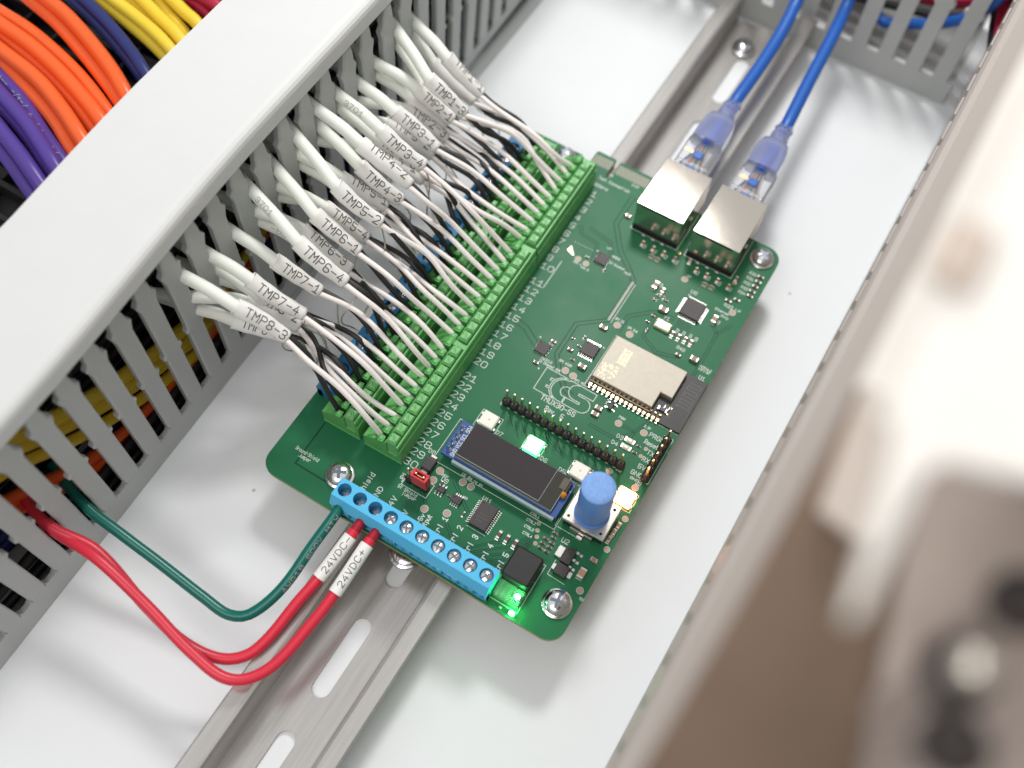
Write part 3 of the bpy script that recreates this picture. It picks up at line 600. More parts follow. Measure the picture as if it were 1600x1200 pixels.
GREENP = [(-31.8,-35.0,3.5), (-19.0,-35.9,1.0), (-6.2,-36.5,-2.0), (9.3,-37.5,-5.0), (17.2,-37.6,-6.0), (22.2,-34.6,-5.5), (26.1,-24.7,-3.0), (27.3,-10.6,1.0), (28.5,-0.5,4.5)]
RED1 = [(-31.5,-45.0,12.6), (-17.9,-43.5,9.0), (1.5,-48.1,4.0), (14.8,-50.0,1.0), (25.3,-47.9,-1.0), (30.7,-41.6,-1.5), (33.0,-24.5,0.0), (34.1,-17.6,1.0), (35.6,-4.2,4.3)]
RED2 = [(-32.4,-45.1,10.6), (-15.5,-45.2,11.0), (2.4,-47.9,7.0), (18.9,-51.2,4.0), (30.9,-51.3,2.0), (37.2,-43.9,0.5), (39.8,-27.7,0.8), (40.4,-18.9,1.5), (40.8,-3.8,4.3)]

# thick cables at upper left
CINFO = {'ORAW': (ORAW, 2.35, 'thick orange cable bending down into the back of the left duct', 'orange cables at the upper left'),
 'PURW': (PURW, 2.4, 'thick purple cable bending down behind the left duct at the left edge', 'purple cables at the left edge'),
 'NAVW': (NAVW, 2.0, 'dark navy cable between the orange and the yellow cables', 'navy cables between orange and yellow'),
 'YELW': (YELW, 2.1, 'yellow cable in the bunch beside the navy pair at the top edge', 'yellow cables at the top edge'),
 'CRIW': (CRIW, 2.3, 'crimson cable at the end of the row beside the yellow bunch', 'crimson cables beside the yellow bunch')}
CLAB = {'ORAW': ['orange cable second from the navy pair', 'orange cable right beside the navy pair', 'orange cable third from the navy pair, topmost of the left orange group', 'orange cable fourth from the navy pair', 'orange cable third from the purple cables', 'orange cable second from the purple cables', 'orange cable lying against the printed purple cable'],
 'PURW': ['', 'purple cable second from the orange cables', 'purple cable third from the orange cables', 'purple cable fourth from the orange cables', 'purple cable farthest from the orange cables, at the left edge'],
 'NAVW': ['navy cable of the pair on the orange side', 'navy cable of the pair on the yellow side'],
 'YELW': ['yellow cable nearest the navy pair', 'yellow cable second from the navy pair', 'yellow cable third from the navy pair', 'yellow cable third from the crimson cables', 'yellow cable second from the crimson cables', 'yellow cable touching the crimson cables'],
 'CRIW': ['crimson cable beside the yellow bunch', 'crimson cable farthest right at the cover edge']}
for k_, L in THICK.items():
    M_, r_, lab, grp = CINFO[k_]
    for i, P in enumerate(L):
        P = [V(P[0]) + (V(P[0]) - V(P[1])) * 1.6 + V((0, 0, -6))] + [V(q) for q in P]
        mb = MB(); pts = spline(P, 3); mb.tube(pts, r_, M_, 12)
        first = (k_ == 'PURW' and i == 0)
        o = thing('thick_cable', 'thick purple cable with pale printed marks, next to the orange cables', 'cable', P[2]) if first else None
        if first:
            part('jacket', mb, o)
            mk = MB(); fr = frames(pts)
            for j, tx in enumerate(('/-+--', '-/+-/', '+--/-/', '--+/-')):
                write_tube(mk, tx, fr, r_, (V(P[1]) - V(P[0])).length + 14 + j * 11.5, 1.7, .22, INKG, -0.1, 8.5)
            part('printed_mark', mk, o, stuff=True)
        else:
            solo('thick_cable', mb, CLAB[k_][i], 'cable', grp)

# ------------------------------------------------------------------ the circuit board
board = thing('circuit_board', 'green circuit board on the rail with terminal rows, metal shields and a small display', 'circuit board', (49, 73, -1.6))
def arc(cx, cy, r, a0, a1, n=8): return [(cx + r * math.cos(a0 + (a1 - a0) * i / n), cy + r * math.sin(a0 + (a1 - a0) * i / n)) for i in range(n + 1)]
OUT = arc(5, 5, 5, PI, 1.5 * PI) + arc(93.1, 5, 5, 1.5 * PI, 2 * PI) + arc(93.1, 141.7, 5, 0, .5 * PI) + [(49.2, 146.7), (48.4, 151.0), (47.8, 151.4), (35.9, 151.4), (35.9, 144.2), (35.6, 143.6), (34.4, 143.6), (34.1, 144.2), (34.1, 151.6), (27.4, 151.7), (26.9, 151.2), (26.9, 145.9), (23.4, 146.2), (23.4, 147.4)] + arc(4, 143.4, 4, .5 * PI, PI)
mb = MB(); n = len(OUT)
mb.prism(OUT, 2, -1.6, -0.03, EDGE); mb.prism(OUT, 2, -.029, 0, MASK, cap=False)
mb.add([(x, y, 0) for x, y in OUT], [tuple(range(n))], MASK)
part('substrate', mb, board)

# traces: dark clearance lines in the mask, and slightly lighter copper
mb = MB()
def gapline(pl, w_=.38): mb.strip(pl, w_, .006, MASKD)
def trace(pl, d=.75, w_=.3):
    for sgn in (-1, 1):
        q = []
        for i, p in enumerate(pl):
            a = V(pl[max(i - 1, 0)]); c = V(pl[min(i + 1, len(pl) - 1)]); t = (c - a).normalized(); q.append((p[0] - t.y * sgn * d, p[1] + t.x * sgn * d))
        gapline(q, w_)
gapline([(8.1, 20.9), (8.3, 6.3), (23.5, 6.2)], .5)
trace([(46.2, 141), (46.4, 128.6), (52.8, 119.9), (59, 114.6), (61.7, 112.0)], .75, .32)
trace([(61.8, 112.0), (61.8, 95.3), (54.0, 88.9), (54.2, 76.5), (57.5, 72.2), (62, 67.4), (65, 66.8)], .7, .3)
trace([(79, 106.5), (72.1, 105.2), (66.3, 99.8), (66.2, 93.7)], .6, .28)
trace([(73.5, 105), (73.6, 96), (79.5, 93), (86, 95)], .5, .26)
trace([(47, 111.9), (45.2, 118.3), (38.9, 119.2), (37.2, 121.8)], .5, .26)
trace([(51, 117), (48.6, 121), (40, 122.5)], .5, .26)
trace([(47.3, 76), (41.5, 79.5), (37.4, 80.2)], .9, .3)
trace([(75.0, 61.3), (82.5, 61.2), (85.6, 64.5)], .42, .22); mb.strip(arc(74.6, 61.3, .55, .5 * PI, 1.5 * PI), .22, .006, MASKD)
trace([(80.9, 66.1), (86.4, 66.0), (88.6, 71.0)], .4, .22); trace([(86.4, 62), (86.4, 66)], .4, .22)
trace([(62, 56), (66, 51), (73.5, 48.5)], .4, .22)
for j in range(6):
    trace([(62.0 + j * 2.2, 9.0 + j * .4), (68.8 + j * 1.4, 15.8 - j * 1.2), (74.6 + j * .5, 19.5 - j * 1.4), (78, 24.3 - j * 1.3)], .26, .2)
for j in range(4): gapline([(55 + j * 3.2, 50.8), (58.5 + j * 3.2, 46.5)], .24)
for j in range(8): gapline([(52 + j * 4.1, 52.2), (55.2 + j * 4.1, 48.9)], .3)
trace([(42, 19.6), (47, 15.4)], .4, .2); trace([(55, 13.6), (58.2, 11.2)], .4, .2); trace([(50, 25.4), (58.4, 19.5)], .4, .22)
trace([(92.9, 100.2), (92.6, 108.6), (95.2, 113.8)], .4, .22); trace([(92.6, 108.6), (89.0, 112.0)], .4, .22); trace([(92.9, 100.2), (92.9, 92)], .4, .22)
for j in range(9): gapline([(80.3 + j * .55, 107.6 - .2 * (j % 2)), (80.6 + j * .5, 103.4)], .16)
part('copper_traces', mb, board, stuff=True)
mb = MB()
mb.box(61.35, 62.2, 95.3, 111.7, .004, .03, mat('exposed_via_row', (0.36, 0.39, 0.33), .5, noise=.5, nscale=1800)); mb.box(62.75, 62.95, 94.9, 111.2, .004, .02, SILK); mb.box(38.6, 38.85, 94.7, 106.5, .004, .02, SILK)
mb.add([(38.4, 113.5, .012), (37.9, 111.2, .012), (40.6, 110.2, .012), (40.9, 110.6, .012)], [(0, 1, 2, 3)], mat('bare_copper_pale', (0.62, 0.57, 0.47), .4, metal=.5))
for k in range(7): mb.disc(38.8 + k * 1.02, 115.2 + k * .03, .16, .012, SILK, n=8)
part('exposed_copper', mb, board, stuff=True)

# silkscreen
sk = MB(); Z0 = .012
yb = lambda n: 135.2 - 3.667 * (n - 1) if n <= 10 else 95.8 - 3.755 * (n - 11) if n <= 20 else 56.2 - 3.59 * (n - 21)
xbt = lambda n: 30.6 - .0133 * (yb(n) - 24)
for n_ in range(1, 31):
    x = 34.9 + .95 * (n_ > 9) + .35 * (n_ / 30); write(sk, str(n_), x - (1.0 if n_ < 10 else 1.95), yb(n_) - 1.2, 2.05, .25, Z0, SILK, length=1.6 if n_ < 10 else 4.1)
write(sk, 'TMUX30-SS', 57.5, 60.9, 1.55, .24, Z0, SILK, length=11.4); write(sk, 'Rev. 5', 60.4, 58.4, 1.5, .24, Z0, SILK, length=5.9)
write(sk, 'Ground-Shield', 5.7, 9.9, 1.1, .12, Z0, SILK, length=7.8); write(sk, 'Jumper', 7.8, 8.5, 1.1, .12, Z0, SILK, length=3.8)
for tx, x, y0, ln, h in (('Shield', 29.8, 8.9, 6.4, 1.5), ('GND', 34.2, 8.6, 4.5, 1.5), ('24V', 39.2, 8.4, 4.3, 1.5), ('5V', 44.1, 8.4, 2.5, 1.5), ('-5v', 48.6, 9.6, 2.9, 1.25), ('output', 50.4, 8.4, 5.0, 1.25)):
    write(sk, tx, x, y0, h, .26, Z0, SILK, PI / 2, ln)
for j in range(5): write(sk, 'Ctrl %d' % (j + 1), 54.6 + 4.98 * j, 8.2, 1.55, .28, Z0, SILK, PI / 2, 6.8)
write(sk, 'JP1', 37.4, 17.6, 1.2, .18, Z0, SILK, PI / 2, 2.6); write(sk, '5V Shield', 37.2, 15.6, 1.0, .15, Z0, SILK, 0, 6.2); write(sk, 'jumper', 39.4, 14.5, 1.0, .15, Z0, SILK, 0, 4.4)
for tx, x, y, h, ln in (('PRGM', 90.7, 67.2, 1.35, 4.5), ('Reset', 90.5, 64.5, 1.35, 4.4), ('TX', 92.7, 61.9, 1.35, 2.0), ('RX', 92.5, 59.3, 1.35, 2.0), ('5V', 92.5, 56.7, 1.35, 2.1), ('GND', 91.6, 54.1, 1.35, 3.3), ('D3', 82.7, 61.9, 1.2, 1.9), ('D4', 82.3, 59.4, 1.2, 1.9), ('U1', 94.6, 91.8, 1.35, 1.8), ('D5', 73.5, 43.8, 1.2, 2.0), ('D6', 67.3, 44.0, 1.2, 2.0), ('D7', 52.2, 44.3, 1.2, 1.9), ('D8', 38.7, 29.2, 1.2, 1.9), ('U9', 46.6, 23.6, 1.3, 1.9), ('U11', 59.6, 25.0, 1.2, 2.6), ('U10', 54.6, 22.5, .7, 1.3), ('U6', 79.0, 117.8, 1.2, 1.9), ('U2', 84.8, 26.0, 1.35, 2.0), ('R48', 84.2, 97.6, 1.1, 2.6), ('R33', 90.0, 119.0, 1.2, 2.7), ('U3', 50.4, 78.4, .8, 1.4), ('J6', 87.5, 52.8, 1.1, 1.6), ('J3', 94.3, 52.0, 1.1, 1.5),
  ('MUX16', 50.9, 72.7, .8, 3.6), ('16 Channel MUX', 50.8, 71.5, .85, 7.2), ('SPI MISO', 55.9, 74.8, .8, 4.2), ('SPI MOSI', 63.2, 71.5, .8, 4.2), ('SPI CLK', 68.2, 95.9, .8, 3.2), ('SPI CS', 63.4, 96.7, .8, 2.8), ('REF', 45.9, 25.0, .8, 2.0), ('I2C SDA', 50.6, 28.2, .75, 3.4), ('I2C SCL', 54.6, 27.9, .75, 3.2), ('MUX16', 51.6, 116.4, .8, 2.6), ('16 Channel', 51.8, 113.9, .8, 5.6), ('MUX', 57.8, 113.1, .8, 2.0), ('MUX A', 42.0, 108.2, .7, 2.6), ('MUX B', 45.0, 107.6, .7, 2.6),
  ('Test Connection', 32.6, 141.6, 1.1, 11.4), ('Adders', 31.6, 138.4, 1.3, 6.0), ('PRGM', 80.3, 67.8, .7, 2.0), ('3.3V', 88.1, 69.0, .8, 2.0), ('Ethernet', 88.2, 116.4, .8, 4.6), ('Chip', 90.8, 115.0, .8, 2.4), ('Y1', 76.0, 105.0, 1.1, 1.8), ('-5V', 75.0, 122.6, .7, 1.5), ('1.2V', 93.6, 119.4, .7, 1.8), ('MODULE', 93.2, 95.6, .75, 3.8), ('WIFI-BT', 93.2, 94.6, .7, 3.6), ('GND', 92.2, 52.6, .75, 2.6), ('U7', 48.6, 118.4, .8, 1.4), ('CTRL1', 73.4, 28.4, .75, 2.7), ('CTRL2', 73.4, 26.2, .75, 2.8), ('CTRL3', 73.8, 24.3, .75, 2.8), ('CTRL4', 74.4, 22.4, .75, 2.8), ('A1', 35.0, 144.6, .8, 1.5), ('A18', 43.4, 144.9, .8, 2.4), ('VIN', 97.0, 14.4, .7, 1.2), ('F1', 83.0, 12.0, .9, 1.4)):
    write(sk, tx, x, y, h, .085 + .08 * h, Z0, SILK, 0, ln)
def refs(L, h=.9):
    for tx, x, y in L: write(sk, tx, x, y, h, .15, Z0, SILK, PI / 2, h * 1.7)
refs([('R%d' % (20 + i), 58.9 + i * 3.83, 124.8) for i in range(4)] + [('R%d' % (24 + i), 78.0 + i * 3.85, 124.8) for i in range(4)])
for i, y in enumerate((134.3, 132.2, 130.1, 128.0, 126.0)): write(sk, 'R%d' % (30 + i), 91.6, y - .2, 1.05, .15, Z0, SILK, 0, 2.2)
refs([('C%d' % (10 + i), x, y) for i, (x, y) in enumerate(((70.3, 114.6), (91.6, 112.0), (82.1, 102.6), (84.2, 102.8), (86.4, 103), (88.4, 102.9)))], .8)
def rect(x0, x1, y0, y1, w_=.18): sk.strip([(x0, y0), (x1, y0), (x1, y1), (x0, y1)], w_, Z0, SILK, True)
sk.strip([(48.4, 55.8), (48.4, 53.2), (87.6, 53.2)], .18, Z0, SILK)
sk.strip([(94.6, 69.8), (97.4, 69.8), (97.5, 53.6), (94.8, 53.6)], .18, Z0, SILK)
rect(41.0, 81.4, 27.9, 42.9); rect(45.1, 51.9, 43.2, 49.2); rect(60.7, 66.9, 43.4, 49.1); rect(75.9, 82.2, 43.3, 49.1); rect(91.0, 97.0, 43.2, 49.2)
sk.strip([(66.6, 91.8), (66.4, 72.0)], .25, Z0, SILK); sk.strip([(91.4, 71.9), (97.9, 71.8)], .2, Z0, SILK)
rect(37.6, 45.9, 16.9, 21.4); rect(75.6, 84.7, 2.4, 17.8); sk.strip([(86.2, 20.6), (86.2, 16.0), (91.6, 15.8)], .18, Z0, SILK)
sk.strip([(51.2, 146), (51.2, 129.6), (67.9, 129.6), (67.9, 146)], .2, Z0, SILK); sk.strip([(70.8, 146), (70.8, 129.3), (87.5, 129.3), (87.5, 146)], .2, Z0, SILK)
sk.strip([(66.0, 16.2), (60.0, 16.2)], .16, Z0, SILK); sk.strip([(81.0, 31.4), (81.0, 29.2), (88, 29.2)], .16, Z0, SILK)
for x, y in ((47.0, 79.0), (60.2, 63.4), (49.8, 70.4), (46.5, 116.0), (79.0, 116.8), (65.3, 86.0), (52.0, 69.4)): sk.disc(x, y, .28, Z0, SILK, n=10)
# company logo outline
rd = lambda L, w_=.22: sk.strip(L, w_, Z0 + .004, SILK)
rd([(62.2, 71.0), (54.0, 71.1), (54.1, 62.9), (59.7, 62.8)])
rd([(58.3, 68.6), (56.9, 68.7), (56.9, 67.9), (58.0, 67.9)]); rd([(58.0, 65.9), (56.8, 65.9), (56.8, 65.3), (58.2, 65.2)])
rd([(62.2, 71.0)] + arc(61.9, 66.8, 4.15, .5 * PI, 1.42 * PI, 14)); rd([(62.6, 70.8)] + arc(62.1, 66.8, 3.75, .5 * PI, 1.5 * PI, 14) + [(63.4, 63.0)])
rd([(63.4, 63.0), (63.4, 65.2), (62.2, 65.2)] + arc(62.9, 66.9, 1.65, 1.3 * PI, .45 * PI, 10) + [(63.6, 68.6)])
rd([(62.2, 71.0), (71.4, 70.8), (71.4, 68.4), (66.7, 68.4), (66.7, 67.8), (69.3, 67.8)] + arc(69.2, 65.4, 2.4, .5 * PI, -.5 * PI, 12) + [(63.7, 63.0), (63.7, 65.2), (68.2, 65.2), (68.2, 65.8), (65.9, 65.8)] + arc(65.9, 68.3, 2.5, 1.5 * PI, .5 * PI, 12))
part('printing', sk, board, stuff=True)

# bare test pads
for x, y, r_ in ((44.8, 26.0, .95), (44.7, 22.6, .95), (52.2, 26.5, .9), (54.9, 26.5, .9), (47.3, 14.1, .95), (53.4, 16.3, .95), (81.2, 66.1, .9), (89.0, 67.3, .9), (91.9, 63.1, .5), (91.7, 60.3, .5), (94.9, 50.8, .85), (96.9, 41.1, .75), (86.1, 51.4, .8), (96.8, 30.6, .75), (59.2, 73.0, .95), (62.1, 72.7, .95), (65.0, 95.2, .95), (69.8, 94.3, .95), (75.2, 121.3, .9), (93.4, 118.1, .9), (42.7, 110.0, .85), (45.7, 109.8, .85), (96.1, 16.6, .85), (76.9, 27.2, .5), (77.6, 25.3, .5), (78.4, 23.6, .5), (79.0, 21.7, .5)):
    mb = MB(); mb.disc(x, y, r_, .010, PADC, n=22); mb.disc(x, y, r_ * 1.22, .012, SILK, r_ * 1.06, 24); part('test_pad', mb, board)

# edge connector fingers
mb = MB(); mb.box(-.24, .24, -2.0, 2.0, 0, .03, mat('finger_pad', (0.50, 0.405, 0.36), .5)); pd = mb.data('contact_finger')
for i in range(7): part('contact_finger', pd, board, (27.8 + i * .95, 148.3, .004))
for i in range(12): part('contact_finger', pd, board, (36.8 + i * .97, 148.2, .004))

# ------------------------------------------------------------------ soldered parts
SMD = {}
def smd(name, x, y, L, W_, H, along='x', body=CERAM, cap=.24, end=TIN, label=None):
    key = (name, L, W_, H, body.name, end.name)
    if key not in SMD:
        m_ = MB(); c = L * cap
        m_.box(-L / 2 + c, L / 2 - c, -W_ / 2, W_ / 2, .05, H, body, min(.06, H * .15))
        for sg in (-1, 1):
            a, b_ = sorted((sg * L / 2, sg * (L / 2 - c))); m_.box(a, b_, -W_ / 2 - .02, W_ / 2 + .02, .03, H + .03, end, min(.12, H * .25))
            a, b_ = sorted((sg * (L / 2 + .28), sg * (L / 2 - .05)))      # solder fillet
            z2 = H * .55
            q = [(sg * (L / 2 + .32), .01), (sg * (L / 2 - .02), .01), (sg * (L / 2 - .02), z2), (sg * (L / 2 + .1), z2 * .4)]
            m_.prism(q if sg < 0 else q[::-1], 1, -W_ / 2 * .92, W_ / 2 * .92, TIN)
        SMD[key] = m_.data(name)
    return part(name, SMD[key], board, (x, y, .015), (0, 0, (PI / 2 if along == 'y' else 0) + random.uniform(-.03, .03)), label)
# capacitors, large first
for x, y, a in ((68.5, 113.9, 'y'), (74.7, 107.3, 'x'), (89.8, 112.5, 'y')): smd('capacitor', x, y, 2.9, 1.6, 1.25, a)
smd('capacitor', 63.0, 76.6, 2.4, 1.5, 1.2, 'x'); smd('capacitor', 90.7, 96.6, 2.6, 1.6, 1.3, 'x'); smd('capacitor', 61.9, 91.9, 2.4, 1.2, .9, 'x'); smd('capacitor', 71.3, 113.5, 1.9, 1.15, .8, 'y')
smd('capacitor', 94.2, 20.9, 3.2, 2.0, 1.1, 'y', mat('tan_ceramic', (0.46, 0.27, 0.18), .45)); smd('capacitor', 95.2, 25.9, 2.1, 1.4, 1.0, 'x')
smd('capacitor', 48.5, 132.9, 1.9, 1.2, .9, 'x', mat('tan_ceramic', (0.46, 0.27, 0.18), .45))
for y in (67.1, 64.9): smd('capacitor', 73.9, y, 2.3, 1.35, .85, 'x')
# resistors
for x, y in ((57.5, 126.2), (61.3, 126.2), (65.0, 126.3), (69.0, 126.3), (76.7, 126.2), (80.4, 126.1), (84.2, 126.2), (88.2, 126.0), (89.1, 130.0)): smd('resistor', x, y, 1.9, .95, .5, 'y', mat('amber_resistor', (0.30, 0.13, 0.05), .4))
smd('capacitor', 73.6, 128.0, 1.6, 1.2, .9, 'y', mat('pink_ceramic', (0.42, 0.20, 0.15), .5))
for x, y in ((95.4, 134.6), (95.5, 132.5), (95.4, 130.4), (95.4, 128.3), (95.5, 126.3), (92.6, 122.9), (90.4, 121.2)): smd('resistor', x, y, 2.0, .95, .5, 'x', RESB)
for x, y in ((81.0, 101.1), (83.1, 101.2), (85.2, 101.4), (87.2, 101.4)): smd('capacitor', x, y, 2.0, 1.1, .7, 'y', mat('dark_ceramic', (0.22, 0.12, 0.09), .5))
for x, y, a in ((70.9, 111.4, 'x'), (72.7, 111.4, 'y'), (73.8, 111.1, 'x'), (70.7, 109.4, 'x'), (72.4, 101.2, 'x'), (73.5, 98.5, 'y'), (72.9, 104.0, 'x'), (51.2, 20.9, 'x'), (47.1, 22.9, 'y'), (57.5, 18.4, 'y'), (44.9, 112.1, 'x'), (51.9, 110.7, 'y'), (59.3, 77.3, 'x'), (58.5, 85.9, 'y'), (58.7, 82.4, 'x'), (55.9, 83.8, 'x'), (89.8, 62.7, 'x'), (89.7, 60.3, 'x'), (75.0, 70.6, 'y')):
    smd('resistor', x, y, 1.15, .6, .4, a, RESB)
for x, y in ((51.3, 79.6), (50.4, 70.6), (85.8, 95.6), (57.0, 79.9)): smd('capacitor', x, y, 1.7, .9, .65, 'x', mat('dark_ceramic', (0.22, 0.12, 0.09), .5))
for x, y in ((82.3, 27.2), (82.6, 25.8), (80.9, 24.5), (83.0, 24.2), (80.8, 22.9), (83.0, 22.8), (80.9, 21.4), (82.9, 21.3)): smd('resistor', x, y, 1.3, .75, .45, 'x', RESB)
for x, y in ((69.2, 18.5), (71.7, 18.6), (74.3, 18.6)):
    smd('resistor', x, y, 2.6, 1.15, .55, 'y', RESB, .3)
for x, y in ((96.3, 38.2), (96.1, 35.9), (95.9, 33.3)): smd('resistor', x, y, 1.9, 1.2, .8, 'y', mat('tan_ceramic', (0.46, 0.27, 0.18), .45))
for x, y in ((62.2, 123.3), (64.3, 123.2), (81.4, 122.8), (83.7, 122.9)):
    m_ = MB()
    for sg in (-1, 1): m_.box(x - .75, x + .75, y + sg * .55 - .3, y + sg * .55 + .3, .005, .03, PADC); 
    m_.strip(arc(x, y, 1.0, .2, PI - .2), .14, .012, SILK); part('empty_footprint', m_, board)

def chip(x, y, wx, wy, h, sides, n, pitch, pl, label=None, name='integrated_circuit', flat=False, pw=None):
    m_ = MB(); m_.box(x - wx / 2, x + wx / 2, y - wy / 2, y + wy / 2, .12, h, CHIP, .12); m_.disc(x - wx / 2 + .7, y + wy / 2 - .7, .22, h + .008, HOLE, n=12)
    for j in range(3): m_.box(x - wx * .28, x + wx * (.1 + .12 * (j % 2)), y - j * wy * .14 - .02, y - j * wy * .14 + wy * .05, h - .01, h + .006, mat('chip_marking', (0.075, 0.064, 0.062), .6))
    b_ = part(name, m_, board, label=label); m_ = MB(); pw = pw or pitch * .45
    for sd in sides:
        for i in range(n):
            o = (i - (n - 1) / 2) * pitch
            if sd in 'LR':
                sg = -1 if sd == 'L' else 1; e = x + sg * wx / 2
                q = [(e - sg * .1, h * .42), (e + sg * pl * .4, h * .42), (e + sg * pl * .6, .10), (e + sg * pl, .10), (e + sg * pl, .015), (e + sg * pl * .5, .015), (e + sg * pl * .28, h * .42 - .14), (e - sg * .1, h * .42 - .14)]
                m_.prism(q, 1, y + o - pw / 2, y + o + pw / 2, TIN)
            else:
                sg = -1 if sd == 'B' else 1; e = y + sg * wy / 2
                q = [(e - sg * .1, h * .42), (e + sg * pl * .4, h * .42), (e + sg * pl * .6, .10), (e + sg * pl, .10), (e + sg * pl, .015), (e + sg * pl * .5, .015), (e + sg * pl * .28, h * .42 - .14), (e - sg * .1, h * .42 - .14)]
                m_.prism(q, 0, x + o - pw / 2, x + o + pw / 2, TIN)
    part('pins', m_, b_, stuff=True); return b_
chip(82.4, 112.1, 6.6, 6.6, 1.3, 'LRTB', 12, .5, 1.0)
chip(49.6, 75.8, 4.0, 4.0, .9, 'LRTB', 7, .5, .18); chip(49.3, 113.7, 4.0, 4.0, .9, 'LRTB', 7, .5, .18)
chip(62.1, 82.9, 4.9, 4.6, 1.0, 'TB', 8, .62, .95)
chip(62.8, 20.7, 5.3, 7.8, 1.6, 'LR', 12, .64, 1.15)
chip(48.2, 21.2, 2.7, 1.7, 1.05, 'TB', 3, .95, 1.0, pw=.42); chip(53.7, 20.9, 3.0, 2.2, 1.0, 'TB', 4, .66, .95)
chip(76.7, 69.8, 1.3, 2.9, 1.05, 'LR', 2, 1.9, 1.0, name='transistor', pw=.45)
b_ = chip(88.7, 22.9, 3.0, 4.6, 1.7, 'R', 3, 2.3, 1.9, name='voltage_regulator', pw=.8)
m_ = MB(); m_.box(85.0, 87.2, 21.4, 24.9, .02, .9, TIN, .2); part('heat_tab', m_, b_)
m_ = MB(); m_.box(87.2, 91.0, 16.9, 20.2, .1, 2.0, CHIP, .15); b_ = part('power_diode', m_, board)
for x0, x1 in ((86.1, 87.2), (91.0, 92.3)): m_ = MB(); m_.box(x0, x1, 17.7, 19.6, .02, .85, TIN, .12); part('lead', m_, b_)
m_ = MB(); m_.box(39.7, 42.9, 23.6, 27.8, .12, 2.2, CHIP, .18); m_.box(39.72, 42.88, 26.9, 27.3, 2.19, 2.21, mat('chip_marking', (0.075, 0.064, 0.062), .6)); b_ = part('surge_diode', m_, board)
for y0, y1 in ((27.8, 28.9), (22.6, 23.6)): m_ = MB(); m_.box(40.3, 42.3, y0, y1, .02, .95, TIN, .12); part('lead', m_, b_)
m_ = MB(); m_.box(74.6, 79.8, 100.5, 103.7, .1, 1.25, CREAM, .25); m_.box(74.9, 79.5, 100.8, 103.4, 1.25, 1.33, CREAM, .2); part('crystal', m_, board)
for y in (62.8, 60.4):
    m_ = MB(); m_.box(85.2, 88.2, y - .75, y + .75, .02, .35, LEDW, .08); m_.box(85.9, 87.5, y - .6, y + .6, .35, .85, LEDLENS, .2)
    for sg in (-1, 1): m_.box(86.7 + sg * 1.35 - .35, 86.7 + sg * 1.35 + .35, y - .78, y + .78, .03, .42, TIN, .1)
    part('indicator_led', m_, board)
for x, y in ((69.2, 129.3), (89.2, 128.4)): m_ = MB(); m_.disc(x, y, .62, .03, GOLD, .36, 18); m_.disc(x, y, .37, .02, HOLE, n=14); part('plated_hole', m_, board)

# four square RGB LEDs
for x, lit in ((48.5, 0), (63.8, 1), (79.0, 0), (93.9, 2)):
    m_ = MB(); m_.box(x - 2.5, x + 2.5, 43.9, 48.9, .1, 1.55, (LEDW, mat('green_led_glow_body', (.6, .8, .6), .4, emit=(.06, 1.0, .25), estr=3.5), mat('orange_led_glow_body', (.8, .6, .4), .4, emit=(1.0, .28, .07), estr=14))[lit], .2)
    lab = (None, 'lit pale green square LED', 'lit orange white square LED')[lit]
    b_ = part('square_led', m_, board, label=lab)
    m_ = MB(); m_.box(x - 2.25, x + 2.25, 44.15, 48.65, 1.556, 1.70, (LEDLENS, LGREENW, LORANGE)[lit], .1)
    if not lit: m_.disc(x + .2, 46.5, .28, 1.706, mat('led_die', (.45, .40, .28), .4), n=12)
    part('lens', m_, b_); m_ = MB()
    for sx_ in (-1, 1):
        for yy_ in (44.9, 47.9): m_.box(x + sx_ * 2.75 - .35, x + sx_ * 2.75 + .35, yy_ - .5, yy_ + .5, .02, .5, TIN, .1)
    part('solder_pads', m_, b_, stuff=True)
# green status LEDs and the black block with a clear foot
m_ = MB(); m_.box(76.0, 84.3, 8.0, 17.2, 1.0, 6.6, BLACKP, .5); b_ = part('push_switch', m_, board)
m_ = MB(); m_.box(76.3, 84.3, 3.0, 7.95, .1, 2.6, CLEARG, .3); part('clear_foot', m_, b_)
m_ = MB()
for i in range(5): m_.box(77 + i * 1.5, 77.5 + i * 1.5, 3.6, 7.6, .02, .09, TIN)
part('contact_strip', m_, b_, stuff=True)
for x, y, z in ((82.9, 5.4, 3.3), (83.6, 1.3, .7)):
    m_ = MB(); m_.box(x - .9, x + .9, y - .45, y + .45, z, z + .35, LEDW, .08); b2 = part('status_led', m_, board, label='lit green status LED by the bottom edge')
    m_ = MB(); m_.lathe([(.62, z + .36), (.58, z + .75), (.25, z + .95)], x, y, LGREEN, 14); part('lens', m_, b2)
m_ = MB(); m_.box(79.6, 80.5, 1.1, 1.6, .02, .4, TIN, .08); part('resistor', m_, board)

